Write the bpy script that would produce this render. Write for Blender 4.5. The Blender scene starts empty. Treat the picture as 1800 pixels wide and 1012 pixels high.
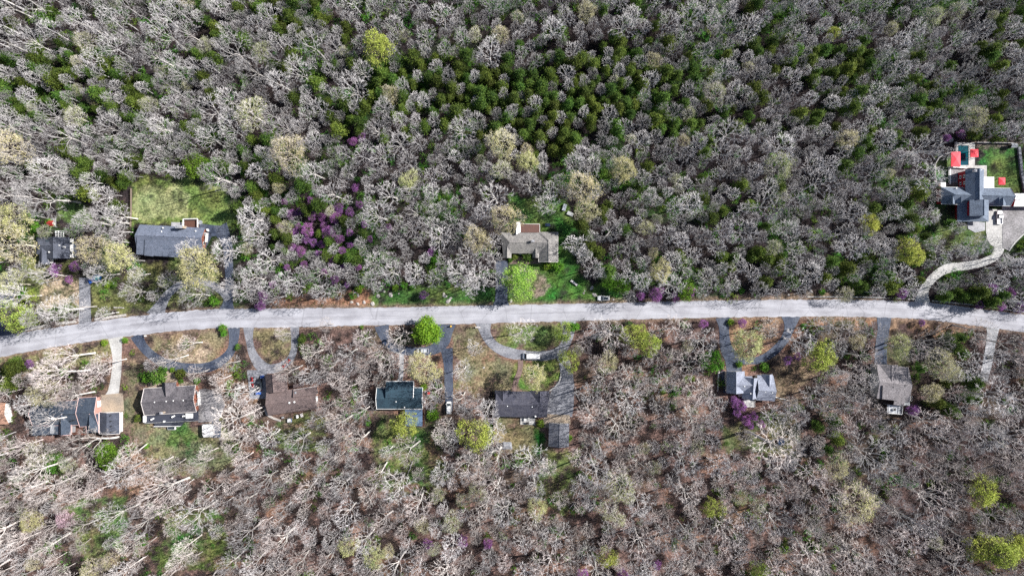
import bpy, math, random
import numpy as np
from mathutils import Vector, Matrix

# ---------------------------------------------------------------- camera, sky, sun
SC = bpy.context.scene
COL = SC.collection
S, H = 0.23, 260.0                      # metres per photo pixel on the ground, camera height
cam = bpy.data.cameras.new("camera"); camo = bpy.data.objects.new("camera", cam); COL.objects.link(camo)
camo.location = (0, 0, H); camo.rotation_euler = (0, 0, 0)
cam.sensor_width = 36; cam.angle = 2 * math.atan(900 * S / H); cam.clip_end = 6000; cam.clip_start = 1
SC.camera = camo
SUN_EL, SUN_DX, SUN_DY = math.radians(38), 0.955, 0.30      # direction towards the sun, on the ground
w = bpy.data.worlds.new("World"); SC.world = w; w.use_nodes = True
nt = w.node_tree; nt.nodes.clear()
sky = nt.nodes.new("ShaderNodeTexSky"); sky.sky_type = 'NISHITA'; sky.sun_disc = False
sky.sun_elevation = SUN_EL; sky.sun_rotation = math.atan2(SUN_DX, SUN_DY)
bg = nt.nodes.new("ShaderNodeBackground"); bg.inputs[1].default_value = 0.06
wo = nt.nodes.new("ShaderNodeOutputWorld")
nt.links.new(sky.outputs[0], bg.inputs[0]); nt.links.new(bg.outputs[0], wo.inputs[0])
sl = bpy.data.lights.new("sun", 'SUN'); sl.energy = 5.0; sl.angle = math.radians(0.6); sl.color = (1, 0.96, 0.91)
slo = bpy.data.objects.new("sun", sl); COL.objects.link(slo)
n_ = math.hypot(SUN_DX, SUN_DY)
sd = Vector((SUN_DX / n_ * math.cos(SUN_EL), SUN_DY / n_ * math.cos(SUN_EL), math.sin(SUN_EL)))
slo.rotation_euler = sd.to_track_quat('Z', 'Y').to_euler(); slo.location = sd * 400
SC.view_settings.view_transform = 'Standard'; SC.view_settings.look = 'None'
SC.view_settings.exposure = 0.88; SC.view_settings.gamma = 1
SC.cycles.max_bounces = 4; SC.cycles.diffuse_bounces = 2; SC.cycles.glossy_bounces = 2
SC.cycles.use_denoising = False

R = random.Random(7)
# ---------------------------------------------------------------- helpers
def W(px, py, z=0.0):
    """the world point at height z that the photo shows at pixel px, py"""
    k = S * (H - z) / H
    return Vector(((px - 900) * k, -(py - 506) * k, z))
def tag(o, label=None, cat=None, group=None, kind=None):
    if label: o['label'] = label
    if cat: o['category'] = cat
    if group: o['group'] = group
    if kind: o['kind'] = kind
    return o
def empty(name, loc, label, cat, group=None, rz=0):
    o = bpy.data.objects.new(name, None); COL.objects.link(o); o.location = loc; o.rotation_euler = (0, 0, rz)
    o.empty_display_size = 0.5
    return tag(o, label, cat, group)
class MB:
    def __init__(s): s.v = []; s.f = []
    def add(s, vs, fs):
        b = len(s.v); s.v.extend([tuple(p) for p in vs]); s.f.extend([tuple(i + b for i in f) for f in fs]); return s
    def slab(s, pts, t, up=False):
        """polygon with thickness t downwards"""
        n = len(pts); lo = [(p[0], p[1], p[2] - t) for p in pts]
        a = sum(pts[i][0] * pts[(i + 1) % n][1] - pts[(i + 1) % n][0] * pts[i][1] for i in range(n))
        if a < 0: pts = pts[::-1]; lo = lo[::-1]
        fs = [tuple(range(n)), tuple(range(2 * n - 1, n - 1, -1))]
        fs += [(i, i + n, (i + 1) % n + n, (i + 1) % n) for i in range(n)]
        return s.add(list(pts) + lo, fs)
    def box(s, c, d, rz=0, tilt=None):
        m = Matrix.Rotation(rz, 3, 'Z')
        if tilt: m = m @ Matrix.Rotation(tilt, 3, 'X')
        vs = [Vector(c) + m @ Vector((x * d[0] / 2, y * d[1] / 2, z * d[2] / 2)) for z in (-1, 1) for y in (-1, 1) for x in (-1, 1)]
        return s.add(vs, [(0, 2, 3, 1), (4, 5, 7, 6), (0, 1, 5, 4), (2, 6, 7, 3), (0, 4, 6, 2), (1, 3, 7, 5)])
    def tube(s, pts, rs, n=6, cap=True):
        rings = []
        for i, p in enumerate(pts):
            p = Vector(p); d = (Vector(pts[min(i + 1, len(pts) - 1)]) - Vector(pts[max(i - 1, 0)]))
            if d.length < 1e-6: d = Vector((0, 0, 1))
            d.normalize(); a = d.cross(Vector((0, 0, 1)))
            if a.length < 0.05: a = d.cross(Vector((1, 0, 0)))
            a.normalize(); b = d.cross(a)
            rings.append([p + (a * math.cos(k * 2 * math.pi / n) + b * math.sin(k * 2 * math.pi / n)) * rs[i] for k in range(n)])
        vs = [q for r in rings for q in r]; fs = []
        for i in range(len(pts) - 1):
            for k in range(n):
                fs.append((i * n + k, i * n + (k + 1) % n, (i + 1) * n + (k + 1) % n, (i + 1) * n + k))
        if cap: fs.append(tuple(range(n - 1, -1, -1))); fs.append(tuple((len(pts) - 1) * n + k for k in range(n)))
        return s.add(vs, fs)
    def cyl(s, c, r, h, n=12, r2=None):
        return s.tube([c, (c[0], c[1], c[2] + h)], [r, r if r2 is None else r2], n)
    def mesh(s, name, mat, off=(0, 0, 0), smooth=False):
        me = bpy.data.meshes.new(name)
        me.from_pydata([(a - off[0], b - off[1], c - off[2]) for a, b, c in s.v], [], s.f); me.update()
        if mat: me.materials.append(mat)
        if smooth: me.polygons.foreach_set('use_smooth', [True] * len(me.polygons))
        return me
    def build(s, name, mat, parent=None, off=None, smooth=False, bevel=0):
        if off is None:
            off = (0, 0, 0); q = parent
            while q is not None: off = tuple(Vector(off) + q.location); q = q.parent
        o = bpy.data.objects.new(name, s.mesh(name, mat, off, smooth)); COL.objects.link(o); o.parent = parent
        if bevel:
            m = o.modifiers.new("bevel", 'BEVEL'); m.width = bevel; m.segments = 2
        return o
def copy_tree(o, parent=None):
    c = o.copy(); COL.objects.link(c); c.parent = parent
    for ch in o.children: copy_tree(ch, c)
    return c

def M(name, c1, c2=None, scale=1.0, rough=0.85, rnd=0.0, hue=0.0, bump=0.0, stretch=(1, 1, 1), detail=5, lo=0.35, hi=0.65, metal=0,
      fine=0.0, fscale=6.0, world=False):
    m = bpy.data.materials.new(name); m.use_nodes = True; t = m.node_tree; N = t.nodes; L = t.links
    b = N["Principled BSDF"]; b.inputs["Roughness"].default_value = rough; b.inputs["Metallic"].default_value = metal
    b.inputs["Specular IOR Level"].default_value = 0.3 if rough > .5 else .5
    c2 = c2 or tuple(x * 0.8 for x in c1)
    if world:
        g = N.new("ShaderNodeNewGeometry"); src = g.outputs["Position"]
    else:
        tc = N.new("ShaderNodeTexCoord"); src = tc.outputs["Object"]
    mp = N.new("ShaderNodeMapping"); mp.inputs["Scale"].default_value = stretch; L.new(src, mp.inputs[0])
    no = N.new("ShaderNodeTexNoise"); no.inputs["Scale"].default_value = scale; no.inputs["Detail"].default_value = detail
    L.new(mp.outputs[0], no.inputs["Vector"])
    r = N.new("ShaderNodeMapRange"); r.inputs[1].default_value = lo; r.inputs[2].default_value = hi; L.new(no.outputs[0], r.inputs[0])
    mx = N.new("ShaderNodeMix"); mx.data_type = 'RGBA'
    mx.inputs[6].default_value = (*c1, 1); mx.inputs[7].default_value = (*c2, 1); L.new(r.outputs[0], mx.inputs[0])
    out = mx.outputs[2]
    if fine:
        n2 = N.new("ShaderNodeTexNoise"); n2.inputs["Scale"].default_value = fscale; n2.inputs["Detail"].default_value = 2
        L.new(mp.outputs[0], n2.inputs["Vector"])
        r2 = N.new("ShaderNodeMapRange"); r2.inputs[1].default_value = .3; r2.inputs[2].default_value = .7
        r2.inputs[3].default_value = 1 - fine; r2.inputs[4].default_value = 1 + fine; L.new(n2.outputs[0], r2.inputs[0])
        vm = N.new("ShaderNodeVectorMath"); vm.operation = 'SCALE'; L.new(out, vm.inputs[0]); L.new(r2.outputs[0], vm.inputs[3]); out = vm.outputs[0]
    if rnd or hue:
        oi = N.new("ShaderNodeObjectInfo"); hs = N.new("ShaderNodeHueSaturation")
        ra = N.new("ShaderNodeMapRange"); ra.inputs[3].default_value = 1 - rnd; ra.inputs[4].default_value = 1 + rnd
        L.new(oi.outputs["Random"], ra.inputs[0]); L.new(ra.outputs[0], hs.inputs["Value"])
        mu = N.new("ShaderNodeMath"); mu.operation = 'MULTIPLY'; mu.inputs[1].default_value = 7.31; L.new(oi.outputs["Random"], mu.inputs[0])
        fr = N.new("ShaderNodeMath"); fr.operation = 'FRACT'; L.new(mu.outputs[0], fr.inputs[0])
        rh = N.new("ShaderNodeMapRange"); rh.inputs[3].default_value = .5 - hue; rh.inputs[4].default_value = .5 + hue
        L.new(fr.outputs[0], rh.inputs[0]); L.new(rh.outputs[0], hs.inputs["Hue"]); L.new(out, hs.inputs["Color"]); out = hs.outputs[0]
    L.new(out, b.inputs["Base Color"])
    if bump:
        bp = N.new("ShaderNodeBump"); bp.inputs["Strength"].default_value = bump; bp.inputs["Distance"].default_value = .3
        L.new(no.outputs[0], bp.inputs["Height"]); L.new(bp.outputs[0], b.inputs["Normal"])
    return m

def shingle(name, c, c2=None, streak=(1, 1, 1)):
    c2 = c2 or tuple(x * .62 for x in c)
    return M(name, c, c2, .55, .88, stretch=streak, fine=.42, fscale=3.2, lo=.3, hi=.7, world=True)
ASPH = M("dark_asphalt", (.036, .048, .080), (.085, .098, .13), .25, .8, fine=.35, fscale=2.5, world=True, stretch=(1, .5, 1))
ASPH2 = M("worn_asphalt", (.25, .255, .28), (.15, .155, .18), .3, .85, fine=.3, fscale=2.0, world=True)
CONC = M("pale_concrete", (.47, .465, .455), (.36, .355, .345), .25, .85, fine=.18, fscale=1.6, world=True)
CONC2 = M("grey_concrete", (.36, .36, .38), (.26, .27, .29), .3, .85, fine=.2, fscale=1.6, world=True)
TANC = M("tan_concrete", (.36, .29, .22), (.26, .22, .18), .3, .9, fine=.2, fscale=2, world=True)
GRAV = M("gravel_paving", (.27, .26, .27), (.18, .175, .18), .2, .95, fine=.4, fscale=2.5, world=True)
BRIKP = M("brick_paving", (.20, .14, .125), (.14, .10, .09), .8, .95, fine=.3, fscale=3, world=True)
STONE = M("pale_stone", (.46, .43, .40), (.30, .28, .27), 1.2, .95, fine=.4, fscale=5)
WHITE = M("white_paint", (.78, .78, .77), (.70, .70, .69), 1, .55)
TRIM = M("trim_paint", (.68, .64, .62), (.58, .54, .52), 1, .6)
BRICK = M("red_brick", (.30, .115, .075), (.22, .085, .06), 3, .9, fine=.3, fscale=9)
SIDING = M("pale_siding", (.60, .58, .55), (.52, .50, .48), 1, .7, stretch=(.2, .2, 6))
GSIDING = M("grey_siding", (.36, .37, .38), (.30, .31, .32), 1, .7, stretch=(.2, .2, 6))
REDW = M("barn_red_siding", (.34, .015, .03), (.25, .012, .02), 1, .7, stretch=(6, 6, .2))
PINK = M("red_canvas", (.75, .05, .075), (.66, .045, .065), 1.2, .6)
GLASS = M("window_glass", (.03, .04, .055), (.05, .065, .08), 1, .12)
WOOD = M("weathered_wood", (.22, .17, .14), (.15, .12, .10), 1.5, .9, stretch=(1, 8, 1), fine=.2)
DKWOOD = M("dark_deck_boards", (.035, .04, .06), (.055, .06, .08), 1.5, .8, stretch=(1, 8, 1))
BRWOOD = M("brown_deck_boards", (.12, .055, .04), (.08, .04, .03), 1.5, .8, stretch=(8, 1, 1), fine=.3)
METAL = M("galvanised_metal", (.50, .52, .55), (.40, .42, .45), 1, .4, metal=.5)
BLACK = M("black_rubber", (.02, .02, .022), None, 1, .7)
WATER = M("pool_water", (.0, .085, .11), (.0, .05, .08), .18, .08)
BLUEP = M("blue_plastic", (.02, .10, .42), (.02, .08, .30), 1, .5)
REDP = M("red_paint", (.50, .02, .02), (.40, .02, .02), 1, .45)
MULCH = M("brown_mulch", (.10, .055, .045), (.06, .035, .03), 1.5, .95, fine=.5, fscale=4, world=True)
YEL = M("yellow_paint", (.70, .42, .05), None, 1, .5)

# ---------------------------------------------------------------- noise and masks (numpy, in photo pixels)
rs = np.random.RandomState(11)
_tabs = [rs.rand(257, 257) for _ in range(10)]
def vnoise(x, y, cell, k=0):
    T = _tabs[k % 10]; u = x / cell + 31.7 * k; v = y / cell + 17.3 * k
    i = np.floor(u).astype(int); j = np.floor(v).astype(int); fu = u - i; fv = v - j
    fu = fu * fu * (3 - 2 * fu); fv = fv * fv * (3 - 2 * fv); i0 = i % 256; j0 = j % 256; i1 = (i + 1) % 256; j1 = (j + 1) % 256
    return (T[i0, j0] * (1 - fu) + T[i1, j0] * fu) * (1 - fv) + (T[i0, j1] * (1 - fu) + T[i1, j1] * fu) * fv
def fbm(x, y, cell, k=0, n=4):
    a = 0; s_ = 0
    for q in range(n): a = a + vnoise(x, y, cell / 2 ** q, k + q) * .5 ** q; s_ += .5 ** q
    return a / s_
def inpoly(x, y, P):
    c = np.zeros(np.shape(x), bool); n = len(P)
    for i in range(n):
        x0, y0 = P[i]; x1, y1 = P[(i + 1) % n]
        if y0 == y1: continue
        k = ((y0 > y) != (y1 > y)) & (x < (x1 - x0) * (y - y0) / (y1 - y0) + x0); c ^= k
    return c

# ---------------------------------------------------------------- road and driveways
ROADC = [(-900, 800), (-500, 712), (-250, 658), (0, 609), (140, 585.5), (262, 569.5), (330, 563), (400, 559.5), (500, 558.5), (655, 556), (850, 552.5), (1080, 547),
         (1220, 543.5), (1400, 541.3), (1520, 541.8), (1610, 545), (1700, 555), (1800, 568.5), (2050, 606), (2400, 668), (2900, 770)]
def catmull(P, step=6):
    out = []
    for i in range(len(P) - 1):
        p0 = P[max(i - 1, 0)]; p1 = P[i]; p2 = P[i + 1]; p3 = P[min(i + 2, len(P) - 1)]
        n = max(2, int(math.dist(p1[:2], p2[:2]) / step))
        for k in range(n):
            t = k / n
            out.append(tuple(.5 * (2 * b + (c - a) * t + (2 * a - 5 * b + 4 * c - d) * t * t + (3 * b - a - 3 * c + d) * t ** 3) for a, b, c, d in zip(p0, p1, p2, p3)))
    out.append(tuple(P[-1])); return out
_layer = [0.012]
STRUCT_POLYS = []
def strip(name, P, mat, z=None, rag=0.35, label=None, step=5):
    """ribbon along points (px, py, width px)"""
    C = catmull(P, step); vs = []; fs = []; uvs = []; L_ = 0; poly_l = []; poly_r = []
    if z is None: _layer[0] += 0.006; z = _layer[0]
    for i, c in enumerate(C):
        a = C[max(i - 1, 0)]; b = C[min(i + 1, len(C) - 1)]; dx, dy = b[0] - a[0], b[1] - a[1]; l = math.hypot(dx, dy) or 1
        nx, ny = -dy / l, dx / l; w_ = c[2] / 2
        if i: L_ += math.dist(c[:2], C[i - 1][:2])
        pl = (c[0] + nx * (w_ + R.uniform(-rag, rag)), c[1] + ny * (w_ + R.uniform(-rag, rag)))
        pr = (c[0] - nx * (w_ + R.uniform(-rag, rag)), c[1] - ny * (w_ + R.uniform(-rag, rag)))
        poly_l.append(pl); poly_r.append(pr)
        vs += [W(*pl), W(*pr)]
        if i: k = 2 * i; fs.append((k - 2, k, k + 1, k - 1)); uvs.append(L_)
    me = bpy.data.meshes.new(name); me.from_pydata([(v.x, v.y, z) for v in vs], [], fs)
    me.materials.append(mat); uv = me.uv_layers.new(name="UVMap")
    arc = [0]
    for i in range(1, len(C)): arc.append(arc[-1] + math.dist(C[i][:2], C[i - 1][:2]) * S)
    for p in me.polygons:
        for li in p.loop_indices:
            vi = me.loops[li].vertex_index; uv.data[li].uv = (arc[vi // 2], float(vi % 2))
    o = bpy.data.objects.new(name, me); COL.objects.link(o); tag(o, label, kind='structure')
    if me.polygons[0].normal.z < 0: me.flip_normals()
    STRUCT_POLYS.append(poly_l + poly_r[::-1]); return o
def pad(name, P, mat, z=None, t=0.0, label=None, excl=True):
    if z is None: _layer[0] += 0.006; z = _layer[0]
    mb = MB(); pts = [W(*p) for p in P]; pts = [(p.x, p.y, z) for p in pts]; mb.slab(pts, z + .3)
    o = mb.build(name, mat); tag(o, label, kind='structure')
    if excl: STRUCT_POLYS.append(P)
    return o

rm = bpy.data.materials.new("road_asphalt"); rm.use_nodes = True
t = rm.node_tree; N = t.nodes; L = t.links; b = N["Principled BSDF"]; b.inputs["Roughness"].default_value = .85
uvn = N.new("ShaderNodeUVMap"); mp = N.new("ShaderNodeMapping"); mp.inputs["Scale"].default_value = (.035, 5.5, 1); L.new(uvn.outputs[0], mp.inputs[0])
n1 = N.new("ShaderNodeTexNoise"); n1.inputs["Scale"].default_value = 1; n1.inputs["Detail"].default_value = 6; L.new(mp.outputs[0], n1.inputs["Vector"])
ge = N.new("ShaderNodeNewGeometry"); n2 = N.new("ShaderNodeTexNoise"); n2.inputs["Scale"].default_value = .16; n2.inputs["Detail"].default_value = 9; L.new(ge.outputs[0], n2.inputs["Vector"])
n3 = N.new("ShaderNodeTexNoise"); n3.inputs["Scale"].default_value = 2.2; L.new(ge.outputs[0], n3.inputs["Vector"])
ad = N.new("ShaderNodeMath"); ad.operation = 'ADD'; L.new(n1.outputs[0], ad.inputs[0]); L.new(n2.outputs[0], ad.inputs[1])
a2 = N.new("ShaderNodeMath"); a2.operation = 'MULTIPLY_ADD'; a2.inputs[1].default_value = .22; L.new(n3.outputs[0], a2.inputs[0]); L.new(ad.outputs[0], a2.inputs[2])
mr = N.new("ShaderNodeMapRange"); mr.inputs[1].default_value = .86; mr.inputs[2].default_value = 1.34; L.new(a2.outputs[0], mr.inputs[0])
mx = N.new("ShaderNodeMix"); mx.data_type = 'RGBA'; mx.inputs[6].default_value = (.25, .25, .28, 1); mx.inputs[7].default_value = (.395, .40, .44, 1); L.new(mr.outputs[0], mx.inputs[0])
# wheel-track seams and cracks
sx = N.new("ShaderNodeSeparateXYZ"); L.new(uvn.outputs[0], sx.inputs[0])
nw = N.new("ShaderNodeTexNoise"); nw.inputs["Scale"].default_value = .05; nw.inputs["Detail"].default_value = 5; L.new(ge.outputs[0], nw.inputs["Vector"])
sm = N.new("ShaderNodeMath"); sm.operation = 'MULTIPLY_ADD'; sm.inputs[1].default_value = .16; L.new(nw.outputs[0], sm.inputs[0]); L.new(sx.outputs[1], sm.inputs[2])
ab = N.new("ShaderNodeMath"); ab.operation = 'SUBTRACT'; ab.inputs[1].default_value = .60; L.new(sm.outputs[0], ab.inputs[0])
ac = N.new("ShaderNodeMath"); ac.operation = 'ABSOLUTE'; L.new(ab.outputs[0], ac.inputs[0])
ar = N.new("ShaderNodeMapRange"); ar.inputs[1].default_value = .0; ar.inputs[2].default_value = .022; ar.inputs[3].default_value = .55; ar.inputs[4].default_value = 0; L.new(ac.outputs[0], ar.inputs[0])
nb = N.new("ShaderNodeTexNoise"); nb.inputs["Scale"].default_value = .07; L.new(ge.outputs[0], nb.inputs["Vector"])
nbr = N.new("ShaderNodeMapRange"); nbr.inputs[1].default_value = .42; nbr.inputs[2].default_value = .55; L.new(nb.outputs[0], nbr.inputs[0])
am = N.new("ShaderNodeMath"); am.operation = 'MULTIPLY'; L.new(ar.outputs[0], am.inputs[0]); L.new(nbr.outputs[0], am.inputs[1])
mx2 = N.new("ShaderNodeMix"); mx2.data_type = 'RGBA'; mx2.inputs[7].default_value = (.09, .09, .10, 1); L.new(am.outputs[0], mx2.inputs[0]); L.new(mx.outputs[2], mx2.inputs[6])
vo = N.new("ShaderNodeTexVoronoi"); vo.feature = 'DISTANCE_TO_EDGE'; vo.inputs["Scale"].default_value = .075; L.new(ge.outputs[0], vo.inputs["Vector"])
vr = N.new("ShaderNodeMapRange"); vr.inputs[1].default_value = 0; vr.inputs[2].default_value = .012; vr.inputs[3].default_value = .4; vr.inputs[4].default_value = 0; L.new(vo.outputs[0], vr.inputs[0])
mx3 = N.new("ShaderNodeMix"); mx3.data_type = 'RGBA'; mx3.inputs[7].default_value = (.10, .10, .11, 1); L.new(vr.outputs[0], mx3.inputs[0]); L.new(mx2.outputs[2], mx3.inputs[6])
L.new(mx3.outputs[2], b.inputs["Base Color"])

def roadw(x): return 36 if x < 100 else (33.5 if x < 560 else (31 if x < 1000 else 30))
strip("road", [(x, y, roadw(x)) for x, y in ROADC], rm, z=0.14, rag=.9)

DR = [ # name, points, material, label
 ([(149, 488, 20), (149, 520, 20), (150, 566, 22), (151, 574, 27)], ASPH2, "worn asphalt driveway of the small hip roofed house"),
 ([(385, 398, 30), (398, 425, 19), (402, 460, 15), (403, 500, 15), (401, 530, 17), (399, 546, 30)], ASPH, "dark asphalt driveway along the right of the long slate roofed house"),
 ([(274, 556, 36), (282, 538, 21), (298, 514, 14), (325, 497, 12), (360, 495, 12), (388, 511, 12), (401, 527, 12)], ASPH2, "half loop driveway under the pale yellow tree"),
 ([(203, 592, 27), (204, 607, 21), (206, 630, 16), (204, 660, 17), (199, 690, 20), (195, 702, 30)], CONC, "straight pale concrete driveway"),
 ([(240, 588, 24), (250, 607, 17), (268, 625, 16), (295, 640, 17), (337, 647, 17), (375, 642, 17), (403, 621, 15), (411, 598, 16), (411, 574, 22)], ASPH, "dark asphalt loop driveway"),
 ([(437, 574, 20), (438, 595, 13), (443, 618, 14), (456, 640, 20), (474, 648, 17), (495, 643, 14), (512, 628, 12), (518, 605, 12), (518, 574, 16)], ASPH2, "grey loop driveway of the brown roofed house"),
 ([(671, 572, 26), (676, 592, 17), (694, 611, 16), (720, 617, 15), (756, 616, 17), (777, 602, 23), (783, 585, 24), (784, 570, 34)], ASPH, "dark asphalt loop driveway round the bright green tree"),
 ([(785, 612, 22), (788, 640, 16), (789, 680, 15), (789, 722, 13)], ASPH, "long straight asphalt driveway branch"),
 ([(850, 564, 32), (852, 580, 20), (860, 598, 16), (876, 612, 17), (900, 621, 19), (932, 625, 17), (966, 624, 17), (988, 613, 17), (998, 592, 18), (999, 562, 30)], ASPH2, "grey asphalt half loop driveway"),
 ([(984, 618, 20), (993, 640, 20), (996, 664, 24), (993, 680, 34), (986, 705, 46), (984, 731, 44)], ASPH2, "wide asphalt driveway beside the long dark roofed house"),
 ([(882, 458, 21), (882, 500, 21), (881, 528, 22), (881, 540, 36)], ASPH, "straight blue black driveway below the grey stone coloured roof"),
 ([(1271, 558, 26), (1273, 580, 17), (1276, 610, 21), (1288, 632, 27), (1291, 656, 26)], ASPH, "left driveway of the blue grey gabled house"),
 ([(1390, 556, 34), (1388, 575, 18), (1378, 598, 15), (1358, 619, 15), (1335, 632, 13), (1308, 634, 12), (1292, 632, 12)], ASPH, "curved right driveway of the blue grey gabled house"),
 ([(1554, 557, 26), (1553, 580, 20), (1549, 610, 21), (1548, 642, 21)], ASPH, "short dark driveway leading to the grey brown roof"),
 ([(1621, 531, 28), (1623, 515, 18), (1630, 499, 15), (1648, 481, 15), (1668, 471, 16), (1700, 467, 14), (1728, 461, 14), (1750, 449, 15), (1756, 432, 20), (1748, 416, 27), (1748, 392, 30), (1749, 368, 26)], CONC, "winding pale concrete driveway to the red barn house"),
 ([(1746, 572, 24), (1742, 600, 17), (1735, 640, 17), (1728, 668, 15)], CONC2, "pale gravelled lane at the right"),
 ([(4, 480, 50), (2, 530, 46), (2, 565, 40), (6, 592, 40)], ASPH, "dark asphalt drive at the left edge"),
 ([(706, 622, 8), (706, 645, 7), (704, 668, 8)], CONC2, "straight grey footpath"),
 ([(915, 631, 9), (914, 650, 9), (907, 670, 9), (903, 687, 8)], BRIKP, "curving brown footpath"),
 ([(295, 652, 7), (299, 662, 6), (296, 670, 6)], TANC, "short front path"),
]
for P, m, lab in DR:
    nm = "path" if "path" in lab else "driveway"
    strip(nm, P, m, label=lab)
for P, m, lab in [
 ([(177, 694), (216, 690), (218, 722), (178, 727)], TANC, "tan concrete parking pad"),
 ([(350, 393), (388, 397), (394, 412), (372, 416), (360, 440), (352, 440)], ASPH, "dark parking pad beside the long slate roof"),
 ([(350, 684), (362, 682), (388, 690), (396, 712), (384, 740), (349, 742)], GRAV, "patchy gravel yard behind the garage doors"),
 ([(373, 738), (389, 740), (388, 768), (372, 769)], ASPH, "small dark asphalt pad"),
 ([(434, 650), (470, 650), (468, 700), (440, 700)], ASPH2, "parking pad with the black car"),
 ([(959, 727), (1001, 729), (1003, 745), (966, 745), (966, 752), (954, 750), (953, 741)], TANC, "tan concrete apron"),
 ([(1761, 362), (1860, 362), (1860, 396), (1803, 409), (1787, 425), (1774, 441), (1762, 436)], GRAV, "grey gravel parking yard"),
 ([(1264, 652), (1282, 652), (1281, 692), (1272, 690)], ASPH, "asphalt strip beside the blue grey gables"),
 ([(892, 450), (946, 452), (952, 464), (896, 464)], BRIKP, "brown paved entry path"),
 ([(1700, 388), (1731, 391), (1731, 405), (1714, 409), (1701, 402)], CONC2, "grey stone entry walk"),
 ([(1667, 293), (1698, 295), (1698, 324), (1667, 324)], GRAV, "enclosed grey courtyard"),
 ([(116, 428), (136, 428), (134, 452), (118, 452)], ASPH, "small dark patch right of the small hip roofed house"),  # flat dark patch beside the white right wall
 ([(259, 672), (270, 668), (284, 671), (290, 655), (302, 650), (312, 668), (330, 671), (345, 672), (350, 680), (300, 684), (262, 682)], TANC, "tan gravel planting bed"),
]:
    pad("path" if "walk" in lab or "path" in lab else "pavement", P, m, label=lab)

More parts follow.
